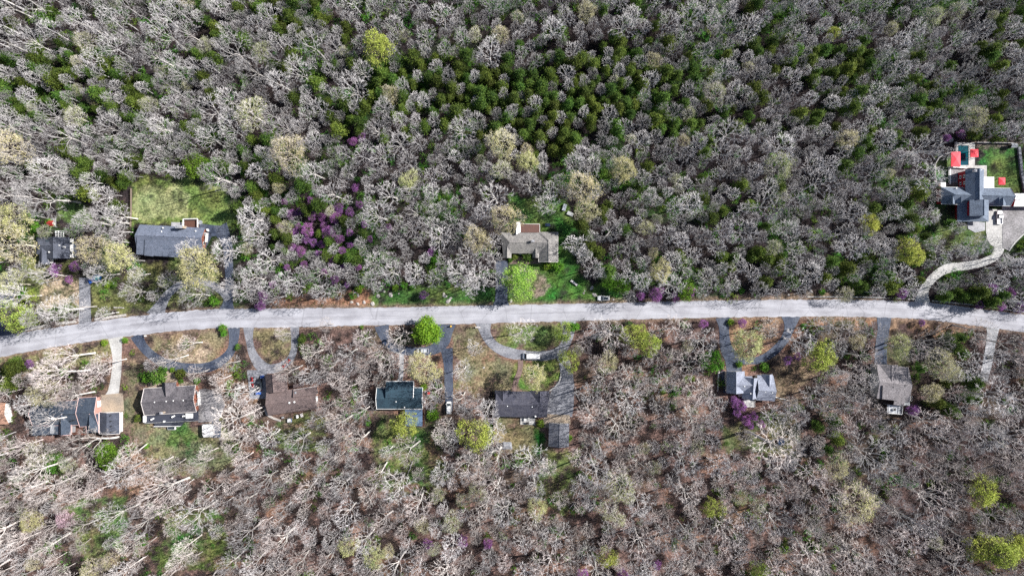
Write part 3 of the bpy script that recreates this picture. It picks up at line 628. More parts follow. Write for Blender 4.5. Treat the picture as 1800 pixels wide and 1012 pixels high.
h.gable([(964, 784), (965.3, 742.5), (1000.6, 743.8), (1000, 785.3)], 3.0, 4.8, win=1); h.finish(shingle("grey_shingles", (.15, .155, .18), (.11, .115, .135), (1, .4, 1)), SIDING)
h.garage_door((969, 744.5), (981, 745)); h.garage_door((984, 745), (996, 745.3))
h = House("shed", (891, 783), "small pale grey roofed shed below the olive back yard", "shed")
h.gable([(884, 776.5), (899, 776.5), (900.5, 789), (881, 789)], 2.2, 3.0, hip=(.8, .8)); h.finish(shingle("pale_grey_shingles", (.27, .28, .31)), SIDING)

# 8 top centre house
h = House("stone_roofed_house", (930, 430), "sprawling house with pale stone grey roof, brown sunroom roof and brick chimney above the road")
GR = shingle("stone_grey_shingles", (.235, .225, .215), (.155, .15, .15), (1, .6, 1))
h.gable([(880, 408.5), (962, 408.5), (962, 446), (884, 445)], 3.0, 4.9, hip=(3.2, 0), win=4)
h.gable(rectv(946.5, 407.7, 980.6, 460.5), 3.02, 4.9, hip=(0, 3.4), win=2, trim=True)
h.gable(rectv(884, 424, 899, 453.5), 3.0, 4.1); h.gable(rectv(936, 424, 946.8, 453), 3.0, 4.0)
h.finish(GR, M("dark_brick", (.17, .09, .075), (.12, .07, .06), 2, .9))
sp_ = [W(914.5, 393.5, 3.1), W(948.5, 394, 3.1), W(948.5, 408.5, 3.3), W(914.5, 408.5, 3.3)]
MB().slab(sp_, .2).build("sunroom_roof", M("brown_metal_roof", (.13, .065, .05), (.09, .05, .045), 1.5, .6, stretch=(3, .3, 1), world=True), h.o); ROOF_POLYS.append(rect(906, 389, 949, 410))
mb = MB()
for a, c in ((0, 1), (1, 2), (3, 0)): mb.tube([sp_[a] + Vector((0, 0, .05)), sp_[c] + Vector((0, 0, .05))], [.12, .12], 4)
mb.build("sunroom_gutter", TRIM, h.o); q = W(931, 401); MB().box((q.x, q.y, 1.45), (7, 3, 2.9)).build("sunroom_wall", SIDING, h.o)
MB().slab([W(907, 389.3, 4.6), W(914.4, 391, 3.6), W(914.4, 408, 3.9), W(907, 412.5, 4.8)], .25).build("side_canopy", WHITE, h.o)
MB().slab([W(907, 389.3, 4.6), W(907.9, 389.3, 4.6), W(907.9, 412.5, 4.8), W(907, 412.5, 4.8)], 4.5).build("side_wall", GSIDING, h.o)
h.chimney(936.5, 423.5, 3.5, 6.2, 1.1, .7, M("pink_brick", (.5, .26, .2), (.4, .2, .16), 3, .9))
h.door((915, 447), 0)

# 9 blue-grey gabled house
h = House("blue_grey_gabled_house", (1325, 680), "house with many blue grey gables and pale rear deck beside the purple redbuds")
h.gable(rectv(1277, 652, 1309, 690.5), 3.6, 6.0, win=2, rb=.42)
h.gable([(1290, 661), (1322, 661), (1322, 690), (1290, 690)], 3.6, 5.9, wall=False)
h.gable([(1304.5, 700), (1306, 662), (1334, 664), (1330.5, 700.5)], 3.65, 6.1, win=2, rb=.55)
h.gable([(1331, 659), (1359.5, 660), (1362, 705), (1329, 703)], 3.6, 6.0, win=3, rb=.58)
h.gable(rectv(1340, 657.5, 1358, 678), 3.9, 5.5, rb=.55)
h.finish(shingle("steel_blue_shingles", (.25, .275, .34), (.19, .205, .26)), SIDING, WHITE)
h.vents([(1308.5, 678.5), (1292.5, 682.5), (1319.5, 691.5), (1334.5, 687.5), (1345.5, 688.5), (1357.5, 689.5)], 5.6)
h.deck([(1307, 701), (1325.5, 702), (1325.5, 714.5), (1306.5, 714)], 2.2, CONC, rail=WHITE, rails=(1, 2, 3)); h.door((1318, 700), 0)
h.deck([(1326, 703), (1340, 704), (1340, 713), (1326, 713)], 1.0, BRWOOD, rail=None, name="lower_deck")
MB().box(tuple(W(1301, 694, 1.6)), (1.4, 1.2, .5)).build("bay_roof", TRIM, h.o)

# 10 grey-brown two storey house
h = House("tall_gabled_house", (1568, 680), "tall house with grey brown roof, pale left gable wall and white rear deck")
h.gable([(1540.5, 639.5), (1597, 645), (1598.5, 707), (1541, 700)], 5.4, 7.6, win=3, trim=False)
h.gable(rectv(1546, 641, 1578, 675), 5.5, 7.3, rb=.52); h.gable([(1574, 672), (1576, 643.5), (1597, 645.5), (1597, 675)], 5.45, 6.6, rb=.8)
h.slope([W(1552, 677, 7.75), W(1583, 679, 7.75), W(1579, 704.5, 6.0), W(1551, 701, 6.0)])
h.slope([W(1573, 692, 6.3), W(1592, 695, 6.2), W(1589, 713, 5.2), W(1571, 711, 5.2)]); ROOF_POLYS.append(rect(1545, 690, 1590, 713))
q = W(1579, 701); h.wall.box((q.x, q.y, 2.5), (3.2, 3.4, 5.0))
h.finish(shingle("taupe_shingles", (.225, .21, .22), (.16, .15, .16), (1, .5, 1)), GSIDING, WHITE)
h.vents([(1557, 678), (1570, 680), (1591, 677)], 7.5, BLACK)
h.deck([(1560, 710.5), (1584, 713), (1583, 727), (1559.5, 725)], 2.4, METAL, rail=WHITE, rails=(1, 2, 3), rr=.16)
h.garage_door((1541, 644.5), (1559, 646.5)); h.deck([(1592.5, 696), (1601, 695.5), (1600.5, 703.5), (1592, 702)], 2.0, WHITE, rail=WHITE, rails=(0, 1, 2))
table_set("small dark table on the white railed rear deck", 1571, 719, 2.4, top=BLACK, r=.5)

# 11 barn-red house
h = House("red_barn_house", (1712, 345), "large barn red house with blue slate roofs beside the turquoise pool")
h.gable(rectv(1697.2, 297.8, 1729.5, 352), 5.2, 7.8, win=0, trim=False)
h.gable([(1654.5, 329), (1776, 331), (1776, 362.5), (1654.5, 358.5)], 3.6, 6.4, hip=(4, 0), win=5, trim=True)
h.gable([(1683, 389.5), (1683, 350), (1738, 350), (1738, 389.5)], 3.5, 5.0, hip=(2.6, 0), over=1.4, wall=True, rb=.62)
h.gable(rectv(1704.5, 351.5, 1738, 380), 6.2, 8.0, rb=.58, trim=False)
h.gable(rectv(1666, 343, 1679, 359), 4.3, 5.9, rb=.3); h.gable(rectv(1677, 343, 1689.5, 357), 4.3, 5.8, rb=.62)
h.gable(rectv(1741, 343, 1752.5, 359), 4.3, 5.9, rb=.85); h.gable(rectv(1754, 344, 1768, 361.5), 4.4, 5.9, rb=.3)
h.finish(shingle("slate_blue_shingles", (.15, .185, .24), (.105, .13, .175)), REDW, WHITE)
for (yy, zz) in ((309, 3.9), (320.5, 3.9), (309, 1.7), (320.5, 1.7)):
    k = (H - zz) / H; q = W(1697.2, yy, 5.2); q.x += .42
    f = MB().box((q.x, q.y, zz), (.16, 1.3, 1.1)).build("window", WHITE, h.o); MB().box((q.x - .03, q.y, zz), (.16, .8, .7)).build("pane", GLASS, f)
for z0, P in ((3.4, rect(1729.5, 311, 1747.5, 330.5)), (3.0, rect(1653.7, 320.5, 1662.5, 328))):
    MB().slab([W(x, y, z0) for x, y in P], .15).build("awning", WHITE, h.o); ROOF_POLYS.append(P)
    [MB().box((W(x, y, z0).x, W(x, y, z0).y, z0 / 2 - .1), (.15, .15, z0 - .2)).build("awning_post", WHITE, h.o) for x, y in P]
mb = MB()
for i in range(5): a, c = W(1683, 359 + i * 7.4, 3.3), W(1690, 359 + i * 7.4, 3.3); mb.tube([a, c], [.1, .1], 4)
mb.tube([W(1683, 359, 3.3), W(1683, 389.5, 3.3)], [.14, .14], 4); mb.build("porch_beam", WHITE, h.o)
h.chimney(1714.5, 300, 5, 7.6, .9, .7, WHITE); h.vents([(1718, 299.5), (1725, 299)], 6.6); h.vents([(1681, 331)], 4.6)
h.deck([(1650, 327), (1697, 327), (1697, 321.5), (1650, 321.5)], .5, WOOD, rail=None)
h = House("white_roofed_garage", (1795, 352), "barn red garage with plain white roof at the right edge", "garage")
h.gable([(1782, 340), (1830, 340), (1830, 363), (1782, 363)], 3.4, 4.2, win=1); h.finish(WHITE, REDW)
h = House("shed", (1784, 256), "small grey shed in the top corner of the fenced lawn", "shed")
h.gable(rect(1777.5, 252, 1788, 259.5), 2.1, 2.7); h.finish(shingle("pale_shed_shingles", (.36, .38, .42)), BLACK)
def canopy(x0, y0, x1, y1, z, label):
    e = empty("canopy", W((x0 + x1) / 2, (y0 + y1) / 2), label, "canopy"); a = [W(x, y, z) for x, y in rect(x0, y0, x1, y1)]; c = sum(a, Vector()) / 4; c.z += .45
    mb = MB(); [mb.add([a[i], a[(i + 1) % 4], c, a[i] - Vector((0, 0, .3)), a[(i + 1) % 4] - Vector((0, 0, .3))], [(0, 2, 1) if i < 0 else (1, 2, 0), (0, 3, 4, 1)]) for i in range(4)]
    mb.build("canvas_roof", PINK, e)
    for q in a: MB().box((q.x * .9995, q.y, z / 2 - .1), (.12, .12, z - .2)).build("post", WHITE, e)
    ROOF_POLYS.append(rect(x0, y0, x1, y1))
canopy(1672, 267, 1688.3, 292.8, 3.0, "large rectangular red canopy over the left side of the pool")
canopy(1706, 262.2, 1719.8, 276.2, 2.9, "square red canopy to the right of the pool")
canopy(1755.5, 312, 1767, 324.8, 2.8, "small square red canopy beside the white awning")
# pool
e = empty("swimming_pool", W(1692, 273), "rectangular swimming pool of dark turquoise water with pale surround", "pool")
MB().slab([tuple(W(x, y)[:2]) + (.08,) for x, y in rect(1683.5, 256, 1702, 290.7)], .2).build("water_surface", WATER, e)
mb = MB()
for P in (rect(1680.5, 251, 1713, 256), rect(1680.5, 290.7, 1713, 295.5), rect(1680.5, 256, 1683.5, 290.7), rect(1702, 256, 1713, 290.7)):
    mb.slab([tuple(W(x, y)[:2]) + (.22,) for x, y in P], .4)
mb.build("coping", CONC, e); ROOF_POLYS.append(rect(1678, 250, 1735, 312))
pad("pavement", rect(1713.2, 291, 1734, 311), CONC, z=.18, label="pale pool terrace")

# left-edge house
h = House("tan_roofed_house", (-10, 728), "house with orange tan roof cut by the left edge")
h.gable([(-62, 708), (9.5, 708), (15, 745), (-62, 748)], 3.0, 4.6); h.finish(shingle("orange_tan_shingles", (.46, .27, .19), (.33, .19, .14)), WHITE)
e = empty("garden_ring", W(2, 707), "round stone edged mulch bed behind the tan roofed house", "flower bed")
mb = MB(); q = e.location
mb.tube([(q.x + 4 * math.cos(a), q.y + 4 * math.sin(a), .15) for a in [k * math.pi / 14 for k in range(29)]], [.28] * 29, 5); mb.build("stone_edging", STONE, e)
MB().cyl((q.x, q.y, 0), 3.9, .12, 28).build("mulch", MULCH, e)

# ---------------------------------------------------------------- fences, walls, poles
def fence(P, label, mat, hgt=1.4, name="fence", step=2.4, th=.08, cat="fence"):
    e = empty(name, W(*P[0]), label, cat); pts = []
    for i in range(len(P) - 1):
        a, c = W(*P[i]), W(*P[i + 1]); k = max(1, int((c - a).length / step)); pts += [a.lerp(c, j / k) for j in range(k)]
    pts.append(W(*P[-1])); mb = MB(); pm = MB()
    for i in range(len(pts) - 1):
        a, c = pts[i], pts[i + 1]; d = c - a
        for z in (.3, .7, 1.1): 
            if z < hgt: mb.box(((a.x + c.x) / 2, (a.y + c.y) / 2, z * hgt / 1.3), (d.length, th, .22), math.atan2(d.y, d.x))
    for a in pts: pm.box((a.x, a.y, hgt / 2), (.18, .18, hgt))
    mb.build("rail", mat, e); pm.build("post", mat, e); return e
def wall(P, label, mat, hgt=.6, th=.5, name="low_wall", cat="wall"):
    C = catmull(P, 8); mb = MB()
    for i in range(len(C) - 1):
        a, c = W(*C[i]), W(*C[i + 1]); d = c - a; mb.box(((a.x + c.x) / 2, (a.y + c.y) / 2, hgt / 2 + .003 * (i % 2)), (d.length + .05, th, hgt), math.atan2(d.y, d.x))
    o = mb.build(name, mat); tag(o, label, cat); return o
GF = M("grey_fence_boards", (.36, .34, .34), (.26, .25, .25), 1, .9)
fence([(1677.5, 250.5), (1677.5, 268), (1660, 271), (1647.5, 278), (1641, 289), (1641, 311), (1644, 325)], "curved grey fence around the left lawn of the barn red house", GF, th=.3)
fence([(1714, 251.5), (1778, 252.5)], "straight grey fence above the green lawn by the pool", GF, th=.3)
wall([(1789, 259), (1792, 285), (1794.5, 308), (1798, 325), (1801, 345)], "thick stone retaining wall right of the fenced lawn", M("grey_stone_wall", (.22, .23, .26), (.13, .13, .15), 1.5, .95, fine=.4), .9, 1.0)
fence([(1667, 324), (1667, 294.5), (1697, 296.5)], "pale fence enclosing the grey courtyard", WHITE, th=.3)
wall([(1419, 521.5), (1500, 521.8), (1560, 523.5), (1607, 526)], "long low white wall beside the upper road edge left of the concrete driveway", CONC, .5, .38)
wall([(1638, 528.5), (1700, 534.5), (1760, 542.5), (1830, 553)], "long low white wall beside the upper road edge right of the concrete driveway", CONC, .5, .42)
wall([(30, 583.5), (60, 576), (100, 569.5), (133, 565)], "rough pale stone border along the road beside the yellow green tree", STONE, .3, 1.1, "stone_border", "border")
wall([(167, 561.5), (195, 557), (222, 553.5)], "short pale stone border between the two left driveways", STONE, .3, 1.0, "stone_border", "border")
wall([(986, 655), (984, 668), (977, 678), (964, 688)], "curved pale kerb wall between lawn and wide driveway", CONC, .35, .45, "garden_edging", "border")
wall([(466, 716), (469, 727), (480, 734), (494, 739)], "curved grey stone edging below the brown roofed house", STONE, .4, .8, "garden_edging", "border")
wall([(1773, 441), (1785, 424), (1803, 408)], "diagonal pale kerb at the edge of the gravel yard", CONC, .3, .5, "garden_edging", "border")
wall([(21, 528), (32, 514), (44, 511), (49, 520), (48, 536)], "horseshoe of pale stones around a shrub bed near the left edge", STONE, .3, .4, "garden_edging", "border")
wall([(262, 614), (275, 634), (300, 640)], "pale edging of the left loop driveway", STONE, .2, .25, "garden_edging", "border") if False else None
fence([(232, 332), (232, 365), (231, 398)], "brown fence line at the left of the mown back lawn", WOOD, 1.2, th=.12)
fence([(868, 735), (868, 765), (866, 795)], "brown fence line left of the olive back yard", WOOD, 1.2, th=.12)
fence([(1604, 590), (1605, 650)], "thin brown fence right of the tall gabled house", WOOD, 1.2, th=.1)

POLES = [(-190, 600), (205, 545), (630, 514), (1023, 511), (1426, 508), (1706, 506), (2080, 560)]
PLAB = ["", "wooden utility pole above the left end of the road", "wooden utility pole on the grassy verge below the forest edge", "wooden utility pole left of the parked white car",
        "wooden utility pole at the start of the low white wall", "wooden utility pole right of the winding concrete driveway", ""]
POLEM = M("pole_wood", (.20, .15, .12), (.14, .11, .09), 2, .9)
tops = []
for i, (x, y) in enumerate(POLES):
    b0_ = W(x, y); tops.append(b0_)
    if not PLAB[i]: continue
    e = empty("utility_pole", b0_, PLAB[i], "utility pole", "utility poles along the road")
    MB().tube([b0_, b0_ + Vector((0, 0, 9))], [.17, .12], 8).build("pole", POLEM, e)
    MB().box((b0_.x, b0_.y, 8.4), (.14, 2.0, .14)).build("crossarm", POLEM, e)
    MB().cyl((b0_.x + .3, b0_.y, 6.6), .2, .8, 10).build("transformer", METAL, e)
    for k in (-.85, 0, .85): MB().cyl((b0_.x, b0_.y + k, 8.5), .06, .2, 6).build("insulator", GSIDING, e)
for k, off in enumerate((-.85, .85)):
    mb = MB()
    for i in range(len(tops) - 1):
        a, c = tops[i] + Vector((0, off, 8.7)), tops[i + 1] + Vector((0, off, 8.7))
        pts = [a.lerp(c, t_ / 10) - Vector((0, 0, 1.3 * (1 - (2 * t_ / 10 - 1) ** 2))) for t_ in range(11)]
        mb.tube(pts, [.022] * 11, 3, cap=False)
    tag(mb.build("power_line", BLACK), ["lower thin black power line strung between the utility poles", "upper thin black power line strung between the utility poles"][k], "power line")

# ---------------------------------------------------------------- vehicles
def vehicle(kind, px, py, rz, label, paint, L_=4.7, Wd=1.9, glassroof=False, trim=None, roofm=None):
    """front is +x; built in local space"""
    e = empty({"suv": "parked_car", "pickup": "pickup_truck", "van": "parked_van", "car": "parked_car"}[kind], W(px, py, .7).xy.to_3d() + Vector((0, 0, .14 if False else .03)), label,
              {"suv": "car", "pickup": "pickup truck", "van": "van", "car": "car"}[kind], rz=rz)
    z0, zb = .35, 1.0 if kind != 'van' else 1.15; hl, hw_ = L_ / 2, Wd / 2; off = (0, 0, 0)
    def ring(x, hw2, za, zt, r=.12): return [(x, -hw2, za), (x, -hw2, zt - r), (x, -hw2 + r, zt), (x, hw2 - r, zt), (x, hw2, zt - r), (x, hw2, za)]
    def loft(rings):
        mb = MB(); n = 6; vs = [p for r in rings for p in r]; fs = []
        for i in range(len(rings) - 1): fs += [(i * n + k, i * n + (k + 1) % n, (i + 1) * n + (k + 1) % n, (i + 1) * n + k) for k in range(n)]
        fs += [tuple(range(n - 1, -1, -1)), tuple((len(rings) - 1) * n + k for k in range(n))]
        return mb.add(vs, fs)
    if kind == 'pickup':
        bx = -hl + L_ * .40
        B = loft([ring(bx, hw_, z0, zb), ring(hl - 1.3, hw_, z0, zb), ring(hl - .5, hw_ * .97, z0, zb - .04), ring(hl - .08, hw_ * .86, z0, zb - .15), ring(hl, hw_ * .75, z0 + .05, zb - .3)])
        B.box((-hl + L_ * .2, -hw_ + .09, .7), (L_ * .4, .18, .66)).box((-hl + L_ * .2, hw_ - .09, .7), (L_ * .4, .18, .66)).box((-hl + .08, 0, .7), (.14, Wd - .1, .64)).box((-hl + L_ * .2, 0, .52), (L_ * .4, Wd - .3, .1))
        cab = (bx + .05, bx + .25, hl - L_ * .36, hl - L_ * .24, 1.72)
    elif kind == 'van':
        B = loft([ring(-hl, hw_ * .95, z0, zb), ring(-hl + .2, hw_, z0, zb), ring(hl - 1.0, hw_, z0, zb), ring(hl - .4, hw_ * .95, z0, zb - .1), ring(hl, hw_ * .8, z0, zb - .35)])
        cab = (-hl + .05, -hl + .2, hl - 1.5, hl - .7, 2.0)
    else:
        B = loft([ring(-hl, hw_ * .8, z0, zb - .15), ring(-hl + .18, hw_ * .95, z0, zb), ring(-hl + .7, hw_, z0, zb), ring(hl - 1.4, hw_, z0, zb), ring(hl - .6, hw_ * .97, z0, zb - .08), ring(hl - .12, hw_ * .85, z0, zb - .2), ring(hl, hw_ * .7, z0 + .05, zb - .32)])
        cab = (-hl + .25, -hl + (.6 if kind == 'suv' else 1.0), hl - L_ * .42, hl - L_ * .27, 1.6 if kind == 'suv' else 1.42)
    body = B.build("body", paint, e, off=off)
    x0, x1, x2, x3, zt = cab
    g = MB(); a = hw_ - .08; c = hw_ - .26
    g.add([(x0, -a, zb - .03), (x3, -a, zb - .03), (x3, a, zb - .03), (x0, a, zb - .03), (x1, -c, zt - .06), (x2, -c, zt - .06), (x2, c, zt - .06), (x1, c, zt - .06)],
          [(0, 1, 5, 4), (1, 2, 6, 5), (2, 3, 7, 6), (3, 0, 4, 7), (4, 5, 6, 7)])
    g.build("window_glass", GLASS, e, off=off)
    rf = MB(); c += .02; rf.add([(x1 - .03, -c, zt - .06), (x2 + .03, -c, zt - .06), (x2 + .03, c, zt - .06), (x1 - .03, c, zt - .06), (x1 + .1, -c + .12, zt), (x2 - .1, -c + .12, zt), (x2 - .1, c - .12, zt), (x1 + .1, c - .12, zt)],
          [(3, 2, 1, 0), (0, 1, 5, 4), (1, 2, 6, 5), (2, 3, 7, 6), (3, 0, 4, 7), (4, 5, 6, 7)])
    for s1 in (-1, 1):
        rf.tube([(x1, s1 * c, zt - .05), (x0 + .03, s1 * a, zb)], [.05, .05], 4); rf.tube([(x2, s1 * c, zt - .05), (x3 - .03, s1 * a, zb)], [.05, .05], 4)
        xm = (x1 + x2) / 2; rf.tube([(xm, s1 * c, zt - .05), (xm, s1 * a, zb)], [.05, .05], 4)
    ro = rf.build("roof", roofm or paint, e, off=off)
    if glassroof: MB().box(((x1 + x2) / 2, 0, zt + .01), ((x2 - x1) * .85, c * 1.55, .04)).build("glass_roof", GLASS, ro, off=off)
    for sx_ in (-hl + L_ * .19, hl - L_ * .19):
        for s1 in (-1, 1):
            wb = MB(); wb.tube([(sx_, s1 * (hw_ - .24), .33), (sx_, s1 * (hw_ + .01), .33)], [.33, .33], 14); wh = wb.build("wheel", BLACK, e, off=off)
            MB().tube([(sx_, s1 * (hw_ - .05), .33), (sx_, s1 * (hw_ + .025), .33)], [.19, .19], 10).build("rim", METAL, wh, off=off)
    for s1 in (-1, 1):
        MB().box((hl - .1, s1 * hw_ * .62, .68), (.16, .34, .14)).build("headlight", WHITE, e, off=off)
        MB().box((-hl + .04, s1 * hw_ * .74, .74), (.1, .22, .2)).build("tail_light", REDP, e, off=off)
        MB().box((x3 - .15, s1 * (hw_ + .08), zb + .06), (.16, .2, .14)).build("mirror", paint, e, off=off)
    return e
WP = M("white_car_paint", (.80, .80, .80), (.78, .78, .78), 1, .3); BLK = M("black_car_paint", (.012, .013, .016), None, 1, .25)
NAVY = M("navy_car_paint", (.02, .035, .07), None, 1, .3); SILV = M("silver_car_paint", (.42, .45, .50), None, 1, .3)
vehicle('suv', 1061, 524, math.pi, "white car with dark glass roof parked on the grass verge above the road", WP, 4.9, 2.0, glassroof=True)
vehicle('van', 934, 625.5, math.pi, "long white van parked on the grey half loop driveway", WP, 6.9, 2.5)
q = W(943, 626, 2.05); 
vehicle('pickup', 743, 616, math.pi, "small silver pickup truck below the bright green tree", SILV, 4.7, 1.8, roofm=SILV)
vehicle('pickup', 684, 607, math.radians(-40), "navy pickup truck with open black bed on the loop driveway", NAVY, 5.6, 2.0)
vehicle('suv', 456, 675, math.pi / 2, "black car parked left of the brown roofed house", BLK, 4.8, 2.0)
vehicle('pickup', 1757, 382, math.pi / 2, "white pickup truck beside the red barn house", WP, 5.5, 2.2)
vehicle('van', 789, 716, math.pi / 2, "white van at the lower end of the long straight driveway", WP, 4.9, 2.0)
# quad bikes, trailer, boat under tarp, bins
def quad(px, py, rz, label, paint):
    e = empty("quad_bike", W(px, py), label, "quad bike", rz=rz); o = (0, 0, 0)
    MB().box((0, 0, .55), (1.3, .5, .3)).box((.55, 0, .68), (.5, .9, .12)).box((-.5, 0, .68), (.55, .95, .12)).build("body", paint, e, off=o, bevel=.06)
    MB().box((-.1, 0, .82), (.7, .3, .12)).build("seat", BLACK, e, off=o, bevel=.04)
    MB().tube([(.35, -.4, 1.0), (.4, 0, .9), (.35, .4, 1.0)], [.03] * 3, 6).build("handlebar", BLACK, e, off=o)
    for x in (-.6, .6):
        for y in (-.5, .5): MB().tube([(x, y - .12, .28), (x, y + .12, .28)], [.28, .28], 12).build("wheel", BLACK, e, off=o)
quad(444, 666, 1.5, "upper red quad bike beside the black car", REDP); quad(445, 677, 1.7, "lower red quad bike beside the black car", REDP)
quad(500, 642, .9, "left red quad bike under the bare tree on the loop driveway", REDP); quad(508, 634, .9, "right red quad bike under the bare tree on the loop driveway", REDP)
quad(1738, 628, .1, "dark quad bike standing on the pale gravelled lane", BLACK)
def box_thing(name, px, py, sx_, sy_, hz, mat, label, cat, rz=0, lid=None, z=0):
    e = empty(name, W(px, py, z), label, cat, rz=rz); o = (0, 0, 0)
    MB().box((0, 0, hz / 2), (sx_, sy_, hz)).build("body", mat, e, off=o, bevel=.05)
    MB().box((0, 0, hz + .04), (sx_ * 1.06, sy_ * 1.06, .08)).build("lid", lid or mat, e, off=o, bevel=.03); return e
box_thing("storage_box", 453.5, 690.5, 1.0, .9, 1.0, BLUEP, "left blue storage bin beside the black car", "bin")
box_thing("storage_box", 458, 690, .8, .9, 1.0, BLUEP, "right blue storage bin beside the black car", "bin")
box_thing("storage_box", 462, 661.5, 1.1, .9, .9, BLUEP, "dark blue bin between the black car and the brown roof", "bin")
box_thing("cooler", 510, 738, 1.5, 1.5, .9, BLUEP, "blue box with white lid on the rear patio", "box", lid=WHITE)
box_thing("storage_box", 523.5, 731, .7, 1.3, .9, WHITE, "upright white box behind the brown roofed house", "box", rz=.2)
box_thing("storage_box", 531, 729, .9, 1.4, .8, TRIM, "beige box to the right of the white box", "box", rz=.3)
box_thing("storage_box", 498, 733, .8, .7, .8, GSIDING, "grey box near the curved stone edging", "box")
box_thing("garden_bench", 1027 - 18, 497, 3.2, .8, .6, TRIM, "pale brown bench in the green front yard", "bench", rz=-.65)
box_thing("storage_box", 962.5, 395.5, 1.9, 1.2, .9, NAVY, "dark covered grill on the lawn right of the brown sunroom roof", "grill", rz=0)
box_thing("storage_box", 754, 690, .9, .9, 1.0, REDP, "bright red bin right of the dark teal roof", "bin")
box_thing("chest", 992, 365, 1.3, 2.6, .8, SILV, "pale blue covered trailer in the upper part of the green yard", "trailer", rz=-.3)
box_thing("chest", 1002, 376, 2.4, 1.4, .7, GSIDING, "grey covered trailer below the pale blue one", "trailer", rz=-.4)
box_thing("mailbox", 793, 573, .55, .55, 1.15, YEL, "yellow mailbox on the road edge right of the bright green tree", "mailbox")
box_thing("mailbox", 257, 590, .4, .5, 1.1, WHITE, "white mailbox at the left mouth of the dark loop driveway", "mailbox")
box_thing("mailbox", 840, 575, 1.9, .35, 1.0, TRIM, "long pale letterbox stand at the left of the half loop driveway", "mailbox")
box_thing("tarp_bundle", 409, 719, 2.6, 1.5, .9, STONE, "crumpled pale grey tarp bundle right of the gravel yard", "tarp", rz=-.3)
e = empty("grill", W(1372, 776), "round dark blue covered trampoline in the clearing below the purple redbuds", "trampoline")
q = e.location; MB().cyl((q.x, q.y, .7), 1.4, .12, 18).build("mat", NAVY, e); mb = MB(); [mb.cyl((q.x + 1.3 * math.cos(a), q.y + 1.3 * math.sin(a), 0), .05, .75, 6) for a in (0, 1.57, 3.14, 4.71)]; mb.build("leg_frame", METAL, e)
e["category"] = "trampoline"; e.name = "trampoline"
e = empty("utility_trailer", W(1007, 889), "black and white utility trailer at the lower edge of the clearing", "trailer", rz=.95); o = (0, 0, 0)
MB().box((0, 0, .5), (2.6, 1.4, .12)).build("bed", BLACK, e, off=o); MB().box((0, .68, .7), (2.6, .08, .4)).box((0, -.68, .7), (2.6, .08, .4)).build("side_rail", WHITE, e, off=o)
MB().tube([(1.3, 0, .45), (2.2, 0, .4)], [.06, .06], 6).build("drawbar", METAL, e, off=o)
for y in (-.8, .8): MB().tube([(0, y - .1, .3), (0, y + .1, .3)], [.3, .3], 12).build("wheel", BLACK, e, off=o)
e = empty("paddling_pool", W(171, 489), "teal paddling pool under the bare tree near the small hip roofed house", "pool"); q = e.location
MB().tube([(q.x + 1.7 * math.cos(a), q.y + 1.3 * math.sin(a), .3) for a in [k * math.pi / 10 for k in range(21)]], [.2] * 21, 6, cap=False).build("rim", BLUEP, e)
MB().cyl((q.x, q.y, .05), 1.35, .3, 18).build("water_surface", M("teal_water", (.05, .28, .30), None, 1, .1), e)
box_thing("tarp_bundle", 161, 494, 1.7, 1.5, .5, BLUEP, "bright blue tarp beside the teal paddling pool", "tarp", rz=.6)

# rocks
def rock_mesh(k):
    r = random.Random(50 + k); import bmesh
    bm = bmesh.new(); bmesh.ops.create_icosphere(bm, subdivisions=2, radius=1)
    for v in bm.verts:
        v.co *= 1 + r.uniform(-.18, .18); v.co.z *= .55
    me = bpy.data.meshes.new("rock"); bm.to_mesh(me); bm.free(); me.materials.append(STONE); return me
RM = [rock_mesh(k) for k in range(4)]
ROCKS = [(626, 514), (629, 518), (675, 512), (687, 518), (701, 516), (665, 520), (618, 531), (629, 534), (640, 531), (655, 534), (780, 516), (782, 520), (788, 529), (792, 524),
 (898, 529), (1026, 515), (1040, 506), (1046, 519), (1044, 517), (1078, 526), (1140, 512), (1240, 518), (1333, 519), (1386, 518), (1426, 512), (1707, 508), (850, 646),
 (23, 333), (28, 331), (285, 860), (295, 853), (283, 866), (311, 871), (308, 844), (316, 846), (302, 841), (394, 854), (388, 860), (404, 851), (420, 854), (372, 871), (400, 869), (381, 886),
 (983, 893), (1003, 900), (937, 949), (943, 965), (957, 962), (993, 955), (998, 949), (807, 961), (822, 968), (780, 960), (1782, 593), (1742, 478), (1500, 255), (1655, 243), (1672, 246), (1710, 240), (1720, 250), (1690, 238)]
for i, (x, y) in enumerate(ROCKS):
    o = bpy.data.objects.new("rock", RM[i % 4]); COL.objects.link(o); o.location = W(x, y); s_ = R.uniform(.35, .85); o.scale = (s_ * R.uniform(1, 1.6), s_, s_); o.rotation_euler = (0, 0, R.uniform(0, 6))
    tag(o, None, "rock", "pale rocks scattered over verges and clearings")
ROCKO = [o for o in COL.objects if o.name.startswith("rock")]

